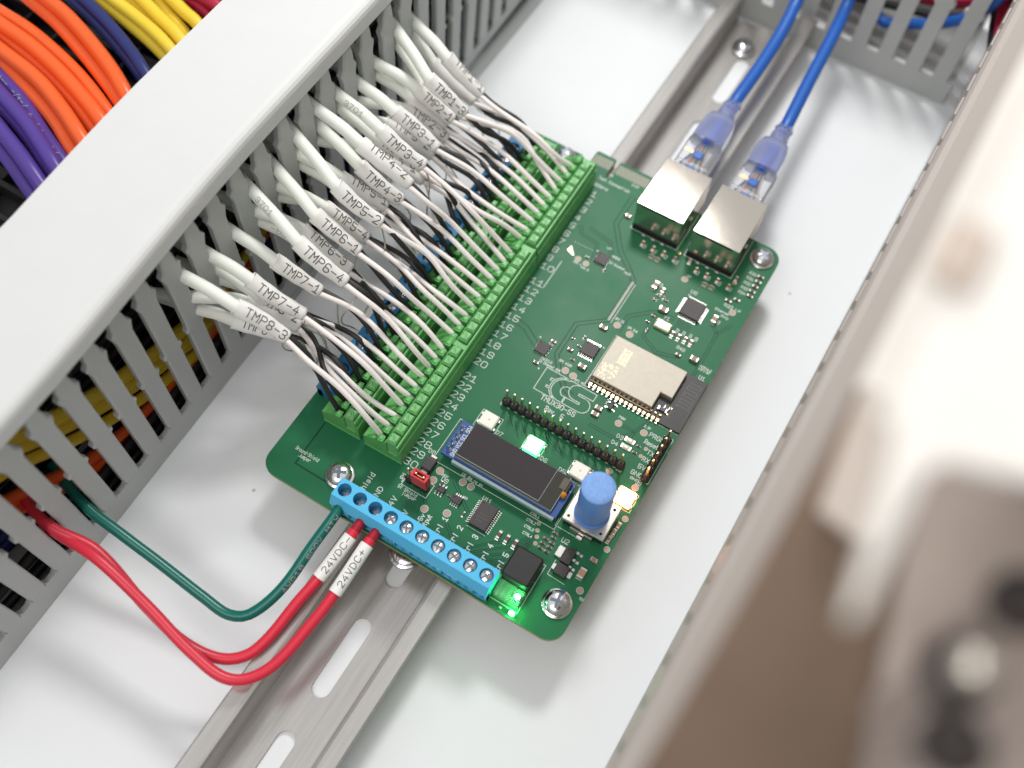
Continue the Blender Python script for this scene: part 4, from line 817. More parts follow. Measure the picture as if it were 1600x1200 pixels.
# pin headers
def header(x0, y0, n, dx, dy, label=None):
    hx = abs(dx) * .5 + (1.25 if dx == 0 else 0); hy = abs(dy) * .5 + (1.25 if dy == 0 else 0)
    m_ = MB()
    for i in range(n):
        x, y = x0 + dx * i, y0 + dy * i; m_.box(x - hx + .004, x + hx - .004, y - hy + .004, y + hy - .004, .02, 2.5, BLACKP, .55)
    b_ = part('pin_header', m_, board, label=label)
    m_ = MB(); m_.prism([(-.32, -.32), (.32, -.32), (.32, .32), (-.32, .32)], 2, 0, 5.9, GOLD); m_.add([(-.32, -.32, 5.9), (.32, -.32, 5.9), (.32, .32, 5.9), (-.32, .32, 5.9), (-.2, -.2, 6.2), (.2, -.2, 6.2), (.2, .2, 6.2), (-.2, .2, 6.2)], [(0, 1, 5, 4), (1, 2, 6, 5), (2, 3, 7, 6), (3, 0, 4, 7), (4, 5, 6, 7)], mat('pin_tip_tin', (0.9, 0.82, 0.66), .45, metal=.8))
    me = m_.data('pin')
    for i in range(n): part('pin', me, b_, (x0 + dx * i, y0 + dy * i, 2.45))
header(49.9, 54.35, 16, 2.54, 0); header(96.0, 67.9, 6, 0, -2.62)
header(39.1, 19.3, 3, 2.54, 0)
t = thing('jumper_cap', 'small red jumper cap pushed on the header by the number 30', 'jumper cap', (42.9, 19.3, 2.5))
m_ = MB()
x0, x1, y0, y1 = 40.35, 45.45, 18.0, 20.6
m_.box(x0, x1, y0, y0 + .55, 2.6, 8.4, JUMP, .12); m_.box(x0, x1, y1 - .55, y1, 2.6, 8.4, JUMP, .12); m_.box(x0, x0 + .75, y0 + .551, y1 - .551, 2.6, 8.38, JUMP); m_.box(x1 - .75, x1, y0 + .551, y1 - .551, 2.6, 8.38, JUMP); m_.box(x0 + .76, x1 - .76, y0 + .56, y1 - .56, 2.6, 6.2, HOLE)
part('shell', m_, t); m_ = MB(); m_.box(41.3, 44.5, 19.0, 19.6, 6.21, 7.6, GOLD, .2); part('contact_clip', m_, t)

# wifi module
m_ = MB(); m_.box(66.7, 97.95, 72.2, 91.2, .05, .8, mat('module_board_black', (0.032, 0.030, 0.030), .45, noise=.1, nscale=900), .02); wm = part('wireless_module', m_, board)
m_ = MB(); q = [(67.2, 74.6), (87.35, 74.6), (87.35, 80.3), (91.2, 80.3), (91.2, 90.5), (67.2, 90.5)]
m_.prism(q, 2, .82, 2.75, CAN); q2 = inset(q, .18)
m_.add([(x, y, 2.75) for x, y in q] + [(x, y, 2.86) for x, y in q2], [(i, (i + 1) % 6, 6 + (i + 1) % 6, 6 + i) for i in range(6)] + [(6, 7, 8, 9, 10, 11)], CAN)
sh = part('metal_shield', m_, wm)
m_ = MB()
ENG = mat('laser_etch', (0.74, 0.60, 0.36), .5, metal=.8)
for i in range(17):
    for j in range(3):
        if random.random() < .8: m_.box(71.5 + j * 1.0, 72.2 + j * 1.0, 82.2 + i * .32, 82.4 + i * .32, 2.862, 2.868, ENG)
for i in range(60): x_, y_ = 67.9 + 5.2 * random.random(), 75.3 + 5.2 * random.random(); m_.box(x_, x_ + .35, y_, y_ + .3, 2.862 + i * .0001, 2.868 + i * .0001, ENG)
part('etched_mark', m_, sh, stuff=True)
m_ = MB()
for i in range(16):
    x_ = 68.0 + i * 1.5; m_.box(x_ - .4, x_ + .4, 72.15, 73.2, .8, .86, GOLD); m_.box(x_ - .4, x_ + .4, 71.4, 72.19, .01, .5, TIN, .12); m_.box(x_ - .36, x_ + .36, 74.1, 74.58, .82, 1.35, GOLD, .06)
    if i < 14: m_.box(x_ - .4, x_ + .4, 91.2, 91.7, .01, .4, TIN, .1)
part('edge_pad', m_, wm, stuff=True)
m_ = MB(); m_.box(67.4, 87.2, 73.55, 73.75, .82, 1.5, CAN); part('shield_rail', m_, wm)
m_ = MB(); AT = mat('antenna_trace', (0.060, 0.052, 0.050), .4)
pl = [(93.2, 79.0)]
for i in range(4): y_ = 80.2 + i * 2.5; pl += [(93.2, y_), (96.9, y_), (96.9, y_ + 1.25), (93.2, y_ + 1.25)]
m_.strip(pl, .35, .812, AT); m_.strip([(93.2, 79), (92.6, 78.2), (92.6, 75)], .35, .812, AT); m_.strip([(97.4, 73.4), (97.4, 90.8)], .12, .812, AT); part('antenna', m_, wm)
for x, y, L_ in ((88.6, 75.6, 1.6), (90.2, 76.7, .9)):
    m_ = MB(); m_.box(x, x + L_ * .5, y, y + 1.4, .82, 1.5, TIN, .1); m_.box(x + L_ * .5, x + L_ * 1.6, y + .1, y + 1.3, .82, 1.4, mat('blue_black_part', (.02, .02, .06), .3), .1); m_.box(x + L_ * 1.6, x + L_ * 2.0, y, y + 1.4, .82, 1.5, TIN, .1); part('module_component', m_, wm)
for x, y in ((92.4, 78.2), (92.1, 75.9)): m_ = MB(); m_.disc(x, y, .22, .815, GOLD, n=12); part('gold_via', m_, wm)

# display module
m_ = MB(); m_.box(42.7, 80.6, 29.7, 41.9, 2.4, 3.55, OLEDP, .15); ol = part('display_module', m_, board)
m_ = MB(); m_.box(46.9, 78.6, 30.5, 42.0, 3.56, 4.95, FILM, .05); m_.box(46.95, 74.0, 31.3, 41.95, 4.951, 5.01, GLASS); m_.box(74.15, 78.4, 30.7, 41.9, 4.951, 5.01, GLASS2); m_.box(46.95, 78.4, 30.55, 31.1, 4.951, 4.99, GLASS2); part('display_glass', m_, ol)
m_ = MB(); m_.box(46.9, 80.2, 28.7, 29.65, 2.4, 4.0, FILM, .1); part('side_light_edge', m_, ol)
m_ = MB(); m_.box(78.0, 79.9, 36.0, 41.0, 3.6, 4.8, BLACKP, .4); m_.box(76.9, 78.9, 37.6, 41.2, 5.02, 5.2, mat('flex_ribbon', (.09, .075, .05), .3), .05); part('flex_ribbon', m_, ol)
m_ = MB(); m_.lathe([(.9, 3.6), (1.0, 4.4), (.7, 5.2), (.2, 5.5)], 79.1, 36.6, AMBER, 16); part('amber_blob', m_, ol)
m_ = MB(); write(m_, 'GND', 46.5, 30.5, 1.15, .17, 3.56, SILK, PI / 2, 2.3); write(m_, 'VCC', 46.5, 33.3, 1.15, .17, 3.56, SILK, PI / 2, 2.3); write(m_, 'SCL', 46.5, 36.1, 1.15, .17, 3.56, SILK, PI / 2, 2.3); write(m_, 'SDA', 46.5, 38.9, 1.15, .17, 3.56, SILK, PI / 2, 2.3); m_.strip([(79.0, 39.4), (80.3, 38.6)], .2, 3.56, SILK)
part('printing', m_, ol, stuff=True)
m_ = MB(); m_.lathe([(.95, 3.56), (.8, 3.8), (.45, 4.5), (.35, 5.6), (.1, 5.8)], 0, 0, STEEL, 12); me = m_.data('pin')
for y in (32.1, 34.5, 36.9, 39.4): part('pin', me, ol, (44.2, y, 0))

# rotary encoder and its knob
m_ = MB(); m_.box(82.4, 94.6, 30.9, 41.3, .02, 3.8, BLACKP, .2); en = part('rotary_encoder', m_, board)
m_ = MB(); m_.box(81.9, 95.1, 30.4, 41.7, 3.81, 5.0, mat('encoder_plate', (0.70, 0.65, 0.58), .3, metal=1.0, noise=.1, nscale=600), .25)
for x, y in ((83.4, 31.9), (93.5, 31.9), (83.4, 40.0), (93.5, 40.0)): m_.disc(x, y, .42, 5.008, HOLE, n=14)
part('top_plate', m_, en)
m_ = MB(); m_.box(81.6, 82.3, 33, 39, .02, 3.6, TIN, .1); m_.box(85, 92, 29.9, 30.6, .02, 2.6, TIN, .1); m_.box(87.6, 89.6, 28.6, 29.8, .02, .9, TIN, .2); part('mounting_tab', m_, en, stuff=True)
t = thing('control_knob', 'round bright blue knob standing on the square encoder plate', 'knob', (88.5, 36.1, 5.1))
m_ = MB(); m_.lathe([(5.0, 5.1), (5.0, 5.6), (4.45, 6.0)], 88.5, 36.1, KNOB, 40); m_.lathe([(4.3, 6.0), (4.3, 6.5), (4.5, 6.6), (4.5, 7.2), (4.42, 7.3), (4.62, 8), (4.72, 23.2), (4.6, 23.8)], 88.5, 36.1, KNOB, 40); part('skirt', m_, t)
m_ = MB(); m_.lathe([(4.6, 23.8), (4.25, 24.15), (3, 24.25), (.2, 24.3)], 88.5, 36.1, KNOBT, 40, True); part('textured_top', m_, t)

# network sockets
for x0, y0, x1, y1 in ((51.6, 130.0, 67.4, 150.6), (71.3, 129.7, 87.0, 150.4)):
    m_ = MB(); m_.box(x0, x1, y0, y1, .05, 1.0, BLACKP); m_.box(x0, x1, y0, y0 + .3, .9, 13.3, NICKEL); m_.box(x0, x0 + .3, y0 + .301, y1, .9, 13.28, NICKEL); m_.box(x1 - .3, x1, y0 + .301, y1, .9, 13.28, NICKEL)
    m_.box(x0 + .31, x1 - .31, y0 + .31, y1 - 11, 1.01, 13.2, BLACKP); m_.box(x0 + .31, x0 + 1.9, y1 - 11, y1 - .1, 1.01, 13.2, BLACKP); m_.box(x1 - 1.9, x1 - .31, y1 - 11, y1 - .1, 1.01, 13.2, BLACKP); m_.box(x0 + 1.9, x1 - 1.9, y1 - 11, y1 - .1, 10.3, 13.2, BLACKP); m_.box(x0 + 1.9, x1 - 1.9, y1 - 11, y1 - .1, 1.01, 2.2, BLACKP)
    b_ = part('network_socket', m_, board)
    m_ = MB(); m_.box(x0 - .12, x1 + .12, y0 - .12, y1 + .1, 13.3, 13.62, NICKEL, .1); part('shield_top', m_, b_)
    m_ = MB(); m_.box(x0 - .02, x1 + .02, y0 - .35, y0 - .02, .6, 2.2, HOLE); part('lower_gap', m_, b_)
    m_ = MB(); m_.box(x0 + 1.2, x1 - 2.2, y0 - .2, y0 - .121, 12.7, 13.35, HOLE); m_.box(x0 + .6, x0 + .8, y0 + 1, y1 - 1, 13.625, 13.66, NICKEL); m_.box(x1 - .8, x1 - .6, y0 + 1, y1 - 1, 13.625, 13.66, NICKEL); part('folded_seam', m_, b_)
    for i in range(3):
        m_ = MB(); xx = x0 + 4.6 + i * 3.4; m_.box(xx - .75, xx + .75, y0 - 1.1, y0 - .36, .02, .55, TIN, .2); part('solder_tab', m_, b_)
    for xx in (x0 - .35, x1 + .1): m_ = MB(); m_.box(xx, xx + .25, y0 + 8, y0 + 9.6, .02, 6, NICKEL); part('ground_clip', m_, b_)

# ------------------------------------------------------------------ green terminal blocks
def block_mesh(P_, n, endx):
    m_ = MB(); y0, y1 = -P_ * (n - 1) - 2.0, 2.0
    m_.box(-9.0, 3.2, y0, y1 + endx, .02, 3.6, GREEN)
    m_.prism([(3.2, .02), (3.55, .02), (3.55, 7.6), (3.2, 7.6)], 1, y0, y1 + endx, GREEN)
    m_.prism([(2.55, 3.61), (3.2, 3.61), (3.2, 10.4), (3.0, 10.7), (2.55, 10.7)], 1, y0, y1 + endx, GREEN)
    m_.prism([(-9.0, 3.61), (-8.2, 3.61), (-8.0, 6.4), (-8.6, 6.4), (-9.0, 6.0)], 1, y0, y1 + endx, GREEN)
    m_.prism([(-1.55, 3.61), (-1.0, 3.61), (-1.0, 9.6), (-1.55, 9.3)], 1, y0, y1 + endx, GREEN)
    ridge = [(-8.6, 3.61), (-1.56, 3.61), (-1.56, 10.3), (-2.0, 11.1), (-2.9, 11.2), (-4.6, 8.7), (-5.8, 8.0), (-8.0, 6.45), (-8.6, 6.3)]
    for i in range(n + 1):
        yc = 2.0 - .45 - (P_ * i if i < n else P_ * (n - 1) + 3.1); wd = .62 if 0 < i < n else .45
        q = inset(ridge, .0); m_.prism(ridge, 1, yc - wd, yc + wd, GREEN)
        r2 = [(-3.4, 10.0), (-1.6, 10.6), (-1.6, 10.95), (-3.2, 10.7)]; m_.prism(r2, 1, yc - wd - .5, yc + wd + .5, GREEN)
    for i in range(n):                                  # sloped floor of each wire funnel and the dark mouth
        yc = -P_ * i
        m_.add([(-8.2, yc - 1.5, 6.3), (-8.2, yc + 1.5, 6.3), (-5.4, yc + 1.3, 7.2), (-5.4, yc - 1.3, 7.2), (-4.4, yc + 1.2, 5.2), (-4.4, yc - 1.2, 5.2)], [(3, 2, 1, 0), (5, 4, 2, 3)], GREEN)
        m_.add([(-4.4, yc - 1.2, 5.0), (-1.57, yc - 1.2, 5.0), (-1.57, yc + 1.2, 5.0), (-4.4, yc + 1.2, 5.0)], [(0, 1, 2, 3)], HOLE)
    if endx > .5:
        e = [(-8.6, 3.61), (2.5, 3.61), (2.5, 10.2), (-1.2, 10.3), (-2.0, 11.1), (-2.9, 11.0), (-5.8, 8.0), (-8.6, 6.4)]; m_.prism(e, 1, y1 - .02, y1 + endx, GREEN)
    for j in range(3): m_.lathe([(.16, y0), (.12, y0 - .12)], 0, 0, GREEN, 6) if False else None
    for (u, v_) in ((-8.3, 1.2), (-8.3, 4.6), (-6.6, 2.6), (-1.0, 3.2), (1.6, 2.2), (2.4, 4.2)): m_.box(u - .16, u + .16, y0 - .1, y0 - .001, v_ - .16, v_ + .16, GREEN)
    m_.box(-9.05, 3.6, y0 - .14, y0 - .002, .02, .3, GREENB)
    return m_.data('terminal_block')
def button_mesh(P_):
    m_ = MB(); h = P_ / 2 - .22
    vs = [(-.95, -h, 3.7), (2.2, -h, 3.7), (2.2, h, 3.7), (-.95, h, 3.7), (-.95, -h, 10.6), (2.2, -h, 10.9), (2.2, h, 10.9), (-.95, h, 10.6), (-.2, -h + .45, 11.7), (1.9, -h + .45, 11.7), (1.9, h - .45, 11.7), (-.2, h - .45, 11.7)]
    m_.add(vs, [(3, 2, 1, 0)] + [(i, (i + 1) % 4, 4 + (i + 1) % 4, 4 + i) for i in range(4)] + [(4 + i, 4 + (i + 1) % 4, 8 + (i + 1) % 4, 8 + i) for i in range(4)] + [(8, 9, 10, 11)], GREENB)
    for d in (-.34, .34):
        X = Matrix.Translation((.75 + d * .7, d * .7, 0)) @ Matrix.Rotation(-PI / 4 - .15, 4, 'Z'); m_.box(-1.25, 1.25, -.16, .16, 11.66, 12.0, GREENB, .05, X)
    m_.box(.4, 1.1, -.55, .55, 11.702, 11.71, GREEN, 0, Matrix.Translation((0, 0, 0)))
    return m_.data('release_button')
for (n0, P_, y_, ex_) in ((1, 3.667, 135.2, 1.4), (11, 3.755, 95.8, 1.7), (21, 3.59, 56.2, 1.7)):
    bm_, bt_ = block_mesh(P_, 10, ex_), button_mesh(P_)
    for dx in (0, -14.35):
        x_ = 30.75 - .0133 * (y_ - 24) + dx; rz = .0133
        b_ = part('terminal_block', bm_, board, (x_, y_, .02), (0, 0, rz))
        for i in range(10):
            o = part('release_button', bt_, b_, (x_ + math.sin(rz) * P_ * i, y_ - P_ * i, .02 + random.uniform(-.12, .08)))
            o.location = Matrix.Rotation(-rz, 4, 'Z') @ (V((x_ + math.sin(rz) * P_ * i, y_ - P_ * i, .02 + random.uniform(-.12, .08))) * S - V((x_, y_, .02)) * S)

# ------------------------------------------------------------------ blue screw terminals
def screw_well(m_, x, y, zt, r, depth, bl, steel):
    m_.lathe([(r, zt), (r, zt - depth)], x, y, bl, 18, True, False)
    m_.lathe([(r * .98, zt - depth), (r * .95, zt - depth + .5), (r * .7, zt - depth + .75), (.1, zt - depth + .8)], x, y, steel, 18, True, False)
def blue_block(name, P_, n, along, x0, y0, h, depth_list, bl, parent, sx_=0.0):
    # local frame: u along the row, v outwards (wire side at v = 0), z up
    m_ = MB(); W_ = P_ * n; sub = []
    def T(u, v, z): return (x0 + u, y0 + v, z) if along == 'x' else (x0 + v, y0 - u, z)
    def quad(a, b_, c, d, M): m_.add([T(*a), T(*b_), T(*c), T(*d)], [(0, 1, 2, 3)] if along == 'x' else [(3, 2, 1, 0)], M)
    vt0, vt1, r = 1.9, 7.6, 1.95
    # back, ends, slanted brow
    quad((W_, vt1, .02), (0, vt1, .02), (0, vt1, h), (W_, vt1, h), bl)
    prof = [(0.5, .02), (vt1, .02), (vt1, h), (vt0, h), (.35, h * .62), (.35, h * .5), (.5, h * .5)]
    for u in (0, W_):
        m_.add([T(u, v, z) for v, z in prof], [tuple(range(len(prof)))], bl)
    quad((0, .35, h * .62), (W_, .35, h * .62), (W_, vt0, h), (0, vt0, h), bl); quad((0, .35, h * .5), (W_, .35, h * .5), (W_, .35, h * .62), (0, .35, h * .62), bl)
    for i in range(n):
        u0 = P_ * i; uc = u0 + P_ / 2
        # top with a round screw well
        ring = [(uc + r * math.cos(2 * PI * k / 20 + PI / 4), (vt0 + vt1) / 2 + r * math.sin(2 * PI * k / 20 + PI / 4)) for k in range(20)]
        sq = []
        cs = [(u0 + P_, vt1), (u0, vt1), (u0, vt0), (u0 + P_, vt0)]
        for k in range(20): a, f = divmod(k, 5); p_, q_ = cs[a], cs[(a + 1) % 4]; sq.append((p_[0] + (q_[0] - p_[0]) * f / 5, p_[1] + (q_[1] - p_[1]) * f / 5))
        vs = [T(u, v, h) for u, v in ring + sq]; fs = [(k, 20 + k, 20 + (k + 1) % 20, (k + 1) % 20) for k in range(20)]
        m_.add(vs, fs if along == 'x' else [tuple(reversed(f)) for f in fs], bl)
        c = T(uc, (vt0 + vt1) / 2, 0); dp = depth_list[i] if isinstance(depth_list, (list, tuple)) else depth_list
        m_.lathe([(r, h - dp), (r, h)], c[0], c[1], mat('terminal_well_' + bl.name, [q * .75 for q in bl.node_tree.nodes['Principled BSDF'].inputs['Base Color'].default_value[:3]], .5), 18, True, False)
        sub.append((c, h - dp))
        # front: posts between wire openings, opening recess, foot
        m_.add([T(u, v, z) for u in (u0, u0 + P_ * .16) for v, z in ((.5, .02), (.5, h * .5), (2.2, h * .5), (2.2, .02))], [(0, 1, 5, 4), (1, 2, 6, 5), (3, 0, 4, 7), (4, 5, 6, 7), (3, 2, 1, 0)], bl)
        m_.add([T(u, v, z) for u in (u0 + P_ * .84, u0 + P_) for v, z in ((.5, .02), (.5, h * .5), (2.2, h * .5), (2.2, .02))], [(0, 1, 5, 4), (1, 2, 6, 5), (3, 0, 4, 7), (4, 5, 6, 7), (3, 2, 1, 0)], bl)
        quad((u0, 2.2, .02), (u0 + P_, 2.2, .02), (u0 + P_, 2.2, h * .5), (u0, 2.2, h * .5), bl)
        quad((u0 + P_ * .28, 2.19, .9), (u0 + P_ * .72, 2.19, .9), (u0 + P_ * .72, 2.19, h * .45), (u0 + P_ * .28, 2.19, h * .45), HOLE)
        m_.add([T(u, v, z) for u, v, z in ((u0 + P_ * .16, .4, .02), (u0 + P_ * .84, .4, .02), (u0 + P_ * .62, .4, 1.6), (u0 + P_ * .38, .4, 1.6), (u0 + P_ * .16, 2.1, .02), (u0 + P_ * .84, 2.1, .02), (u0 + P_ * .62, 2.1, 1.6), (u0 + P_ * .38, 2.1, 1.6))], [(0, 1, 2, 3), (3, 2, 6, 7), (1, 5, 6, 2), (4, 0, 3, 7)], bl)
        if i % 2 == 0 and i: m_.box(*sorted((T(u0 - .06, 0, 0)[0], T(u0 + .06, 0, 0)[0])), y0 + .2, y0 + .352, .1, h * .6, bl) if along == 'x' else None
    b_ = part(name, m_, parent)
    for (c, z) in sub:
        s_ = MB(); s_.lathe([(1.88, z - .1), (1.88, z + .55), (1.6, z + .85), (.1, z + .92)], c[0], c[1], STEEL, 18)
        X = Matrix.Translation((c[0], c[1], 0)) @ Matrix.Rotation(random.uniform(0, 1.5), 4, 'Z')
        for a in (0, PI / 2): s_.box(-1.5, 1.5, -.27, .27, z + .5, z + .95 + .01 * (a > 0), mat('recess_steel', (0.22, 0.24, 0.28), 0.25, metal=1.0), 0, X @ Matrix.Rotation(a, 4, 'Z'))
        part('clamp_screw', s_, b_)
    return b_
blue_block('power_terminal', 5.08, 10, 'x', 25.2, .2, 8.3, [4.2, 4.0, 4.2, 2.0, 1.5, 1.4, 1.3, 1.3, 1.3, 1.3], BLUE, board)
blue_block('shield_terminal', 5.08, 22, 'y', .6, 139.4, 8.3, 1.6, BLUED, board)

# ------------------------------------------------------------------ board screws
pan_screw('board_screw', 21.4, 9.9, .02, 3.5, 2.3, 'domed zinc screw in the board corner beside the blue terminals, lower left', .5)
pan_screw('board_screw', 92.6, 10.2, .02, 3.5, 2.3, 'domed zinc screw in the board corner beside the lit green LEDs', .2)
pan_screw('board_screw', 92.8, 141.2, .02, 3.3, 2.2, 'zinc screw in the board corner right of the network sockets', .9)
pan_screw('board_screw', 18.7, 143.9, .02, 2.7, 2.0, 'zinc screw at the top of the board by the end of the green terminals', .3)
for x, y in ((21.4, 9.9), (92.6, 10.2), (92.8, 141.2), (18.7, 143.9)):
    m_ = MB(); m_.lathe([(2.6, -17.9), (2.6, -1.62)], x, y, TIN, 6, False); part('standoff', m_, board)

# ------------------------------------------------------------------ sensor cables: jacket, printed sleeve, white and black cores
for (n_, text, roll, je, sa, sb, wp, hole, (b1, b2), hb) in CABLES:
    x0 = V(je); d0 = (V(je) - V(sa)).normalized()
    sa, sb, hole, hb = V(sa), V(sb), V(hole), V(hb); ax = (sb - sa).normalized()
    hid = text[3:] in ('1-4', '2-4', '3-3', '4-4', '5-3', '6-2', '7-2', '7-3', '8-1')
    t = thing('sensor_cable', 'white sensor cable with sleeve marked %s' % text if not hid else 'white sensor cable with a half hidden sleeve marked %s under its neighbours' % text, 'cable', je, 'sensor cables to the green terminals')
    P = spline([x0 + d0 * 14, x0, x0.lerp(sa, .55) + V((0, 0, .8)), sa, sa + ax * 1.0], 1.2)
    mb = MB(); mb.tube(P, 1.8, WJACK, 12); jk = part('jacket', mb, t)
    if n_ in (9, 11, 22, 23):
        mk = MB(); fr = frames(P)
        write_tube(mk, ('2C/', 'E317', '-60C', '3701')[n_ % 4], fr, 1.8, 16.5, 1.5, .2, INKG, -.3, 6.5); part('printed_mark', mk, jk)
    L_ = (sb - sa).length; N = 22; pts = []; rr = []; bend = V((random.uniform(-.4, .4), random.uniform(-.6, .6), random.uniform(-.1, .5)))
    for i in range(N + 1):
        f = i / N; pts.append(sa.lerp(sb, f) + bend * math.sin(PI * f) * 1.2); rr.append(1.92 + .08 * math.sin(PI * min(1, f * 1.4)) - .40 * f + .05 * math.sin(f * 17 + n_))
    mb = MB(); vd_ = (CC - pts[N // 2]).normalized()
    mb.tube(pts + [pts[-1] + ax * .001, pts[-1] - ax * .8, pts[-1] - ax * 1.6], rr + [rr[-1] - .3, rr[-1] - .35, rr[-1] - .35], SLEEVE, 16, False, 1.28, vd_)
    mb.tube([pts[0] - ax * .02, pts[0]], [1.2, rr[0]], SLEEVE, 16, False, 1.28, vd_)
    sl = part('label_sleeve', mb, t)
    mk = MB(); write_tube(mk, text, frames(pts), lambda q: rr[min(N, int(q))], 2.6, 2.45, .27, INK, roll, min(13.0, L_ - 3.6), 1.28); part('lettering', mk, sl)
    side = ax.cross(V((0, 0, 1))).normalized()
    s0 = sb + side * .75; s1 = sb - side * .75 - V((0, 0, .5))
    e = (V(wp[-1]) - hole).normalized()
    cp = [s0 - ax * 2.5, s0 + ax * 1.2] + [V(p) for p in wp] + [hole + e * .5, hole - e * 1.6]
    cs = relax(spline(cp, 1.3), 14)
    mb = MB(); mb.tube(cs, .80, WCORE, 9); part('white_core', mb, t)
    cp = [s1 - ax * 2.5, s1 + ax * 1.2, V(b1) + V((0, -.8, 2.2)), V(b2) + V((-1, 0, 1.5)), hb, hb + V((.9, 0, -1.8))]
    mb = MB(); mb.tube(relax(spline(cp, 1.5), 10), .80, BCORE, 9); part('black_core', mb, t)
    if n_ % 3 != 1 or n_ > 27:
        q0 = sb - V((0, 0, 1.0)); yb_ = hole.y + random.uniform(-4, 4); q2 = V((3.2, min(132, max(30, yb_)), 7.6))
        w1 = q0 + ax * 3 + V((random.uniform(-3, 1), random.uniform(-3, 3), -3)); w2 = q0.lerp(q2, .55) + V((random.uniform(-3, 2), random.uniform(-5, 5), random.uniform(-5, 1)))
        mb = MB(); mb.tube(spline([q0, w1, w2, q2 + V((-3, 0, 0)), q2], 1.5), .24, mat('tinned_drain_wire', (0.62, 0.62, 0.52), .35, metal=.9), 6); part('drain_wire', mb, t)
    e_ = MB(); 
# supply wires
t = thing('supply_wire', 'dark green printed wire looping from the left duct into the first blue terminal', 'wire', GREENP[0])
P = [V(GREENP[0]) + V((-14, 4, 4))] + [V(p) for p in GREENP] + [V((28.2, 3.0, 4.4))]
pts = spline(P, 1.5); mb = MB(); mb.tube(pts, 1.55, GRNW, 12); part('insulation', mb, t)
fr = frames(pts); mk = MB(); write_tube(mk, 'AWG18 600V MTW 105C', fr, 1.55, 82, 1.15, .17, INKG, -.5, 34); part('printed_mark', mk, t)
for P_, lab, tx, sl0 in ((RED1, 'red wire with sleeve 24VDC- looping into the second blue terminal', '24VDC-', 34.5), (RED2, 'red wire with sleeve 24VDC+ looping into the third blue terminal', '24VDC+', 39.8)):
    t = thing('supply_wire', lab, 'wire', P_[0])
    hx = 32.95 if tx[-1] == '-' else 38.0
    P = [V(P_[0]) + V((-12, 3, 3))] + [V(p) for p in P_] + [V((P_[-1][0] + .1, 3.0, 4.4))]
    pts = spline(P, 1.5); k0 = min(range(len(pts)), key=lambda i: (pts[i] - V(P_[-2])).length); k1 = min(range(len(pts)), key=lambda i: abs(pts[i].y + 2.6) + (100 if pts[i].y < -10 else 0))
    mb = MB(); mb.tube(pts[:k1 + 1], 1.55, REDW, 12); part('insulation', mb, t)
    sp = pts[k0:k1]; mb = MB(); mb.tube(sp, 1.92, SLEEVE, 14); sl = part('label_sleeve', mb, t)
    mk = MB(); write_tube(mk, tx, frames(sp), 1.92, 2.2, 1.75, .2, INK, 0, 11.2); part('lettering', mk, sl)
    mb = MB(); mb.tube(pts[k1 - 1:], 1.5, DRED, 12); part('ferrule', mb, t)

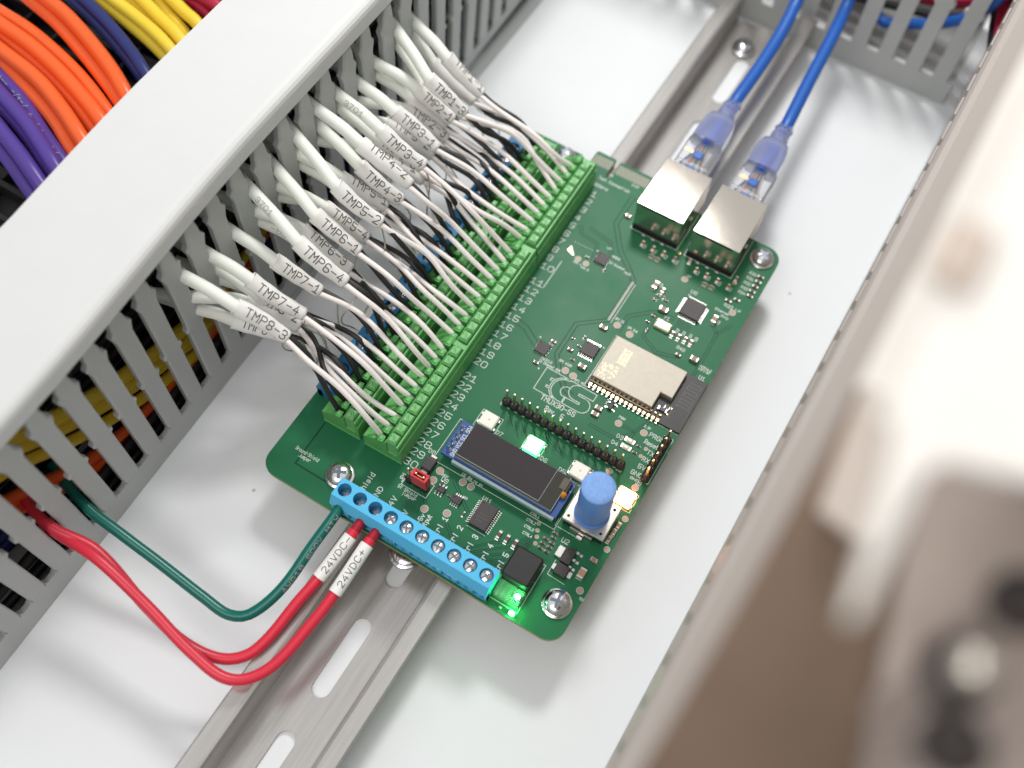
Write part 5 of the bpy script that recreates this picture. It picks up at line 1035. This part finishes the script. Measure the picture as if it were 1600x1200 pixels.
# ------------------------------------------------------------------ patch cables
for (cx_, y0, path, lab) in ((58.6, 151.0, [(58.9, 189.5, 9.0), (59.4, 207, 9.4), (59.2, 226, 11), (57.5, 243, 16), (54.5, 252, 36), (52, 258, 62)], 'blue patch cable with clear plug in the left network socket'),
                           (78.6, 150.6, [(78.0, 188.5, 9.0), (76.6, 209, 9.6), (75.4, 231, 11), (73.8, 248.5, 13), (72.9, 254.5, 22), (73.5, 262, 40)], 'blue patch cable with clear plug in the right network socket')):
    t = thing('patch_cable', lab, 'network cable', (cx_, y0, 7))
    mb = MB(); mb.box(cx_ - 5.8, cx_ + 5.8, y0 - 9, y0 + 15.5, 5.4, 10.0, CLEAR, .5); mb.box(cx_ - 5.4, cx_ + 5.4, y0 + 3.6, y0 + 4.4, 10.002, 10.6, CLEAR); pg = part('clear_plug', mb, t)
    for i in range(8):
        mb = MB(); x_ = cx_ - 4.2 + i * 1.2; mb.tube([(x_, y0 - 7, 7.3), (x_, y0 + 3, 7.3), (x_ * .6 + cx_ * .4, y0 + 9, 7.3), (x_ * .35 + cx_ * .65, y0 + 15, 7.3)], .42, (BLUW, WCORE, ORAW, WCORE, GRNW, WCORE, mat('brown_core', (.2, .1, .05), .5), WCORE)[i], 6); part('inner_core', mb, pg)
    mb = MB(); mb.box(cx_ - 1.6, cx_ + 1.6, y0 + 7.2, y0 + 10.2, 9.2, 10.35, BLUW, .3); mb.box(cx_ - 1.8, cx_ + 1.8, y0 + 1.2, y0 + 3.4, 9.2, 10.35, BLUW, .3); part('clamp', mb, pg)
    mb = MB(); mb.box(cx_ - 5.4, cx_ + 5.4, y0 + 6.5, y0 + 7.0, 10.0, 10.3, GOLD) if False else None
    for i in range(5): mb.box(cx_ - 4.8 + i * .8, cx_ - 4.4 + i * .8, y0 + 8.5, y0 + 9.8, 9.6, 10.1, GOLD)
    part('gold_contact', mb, pg, stuff=True)
    mb = MB(); rings = []
    P3 = path[0]
    def sec(f): return P3[0] * f + cx_ * (1 - f)
    for (yy, hw, hz, r_) in ((15.0, 5.5, 4.2, .9), (20.5, 5.6, 4.4, .9), (24.5, 5.3, 4.3, 1.3), (27.2, 4.6, 3.9, 1.6), (27.9, 3.4, 3.3, 1.6), (31, 3.1, 3.1, 2), (34, 2.9, 2.9, 2), (37.2, 2.6, 2.6, 2), (37.7, 2.0, 2.0, 1.9)):
        c = sec(max(0, (yy - 15) / 23)); ring = []
        for k in range(24):
            a = 2 * PI * k / 24; ca, sa_ = math.cos(a), math.sin(a); p_ = 4.5 if yy < 27.5 else 2.2
            ring.append((c + hw * math.copysign(abs(ca) ** (2 / p_), ca), y0 + yy, 8.0 + hz * math.copysign(abs(sa_) ** (2 / p_), sa_)))
        rings.append(ring)
    vs = [p for q in rings for p in q]; fs = [(j * 24 + k, j * 24 + (k + 1) % 24, (j + 1) * 24 + (k + 1) % 24, (j + 1) * 24 + k) for j in range(len(rings) - 1) for k in range(24)]
    mb.add(vs, fs, BOOT, True); mb.add(rings[0], [tuple(range(23, -1, -1))], BOOT); mb.add(rings[-1], [tuple(range(24))], BOOT)
    bt = part('strain_boot', mb, t)
    mb = MB()
    for j in range(3):
        for a in range(-2, 3):
            th = PI / 2 + a * .55 + (j % 2) * .25; c = sec((30 + j * 2.3 - 15) / 23)
            X = Matrix.Translation((c + 3.05 * math.cos(th), y0 + 30 + j * 2.3, 8.0 + 3.05 * math.sin(th))); mb.box(-.55, .55, -.55, .55, -.2, .25, BOOT, .12, X @ Matrix.Rotation(th - PI / 2, 4, 'Y').inverted())
    part('grip_bump', mb, bt, stuff=True)
    mb = MB(); mb.tube(spline([(cx_, y0 + 14, 8.0), (sec(.5), y0 + 26, 8.2), (sec(.98), y0 + 37, 8.8)] + path, 3), 2.25, BLUW, 14); part('cable_jacket', mb, t)
mb = MB(); mb.tube(spline([(70, 276, 52), (76, 270, 14), (84, 266, -4), (94, 264, 0), (106, 262, 8), (116, 260, 20), (122, 258, 40)], 3), 2.0, BLUW, 12)
solo('duct_wire', mb, 'bright blue cable seen through the slots of the top duct', 'cable')
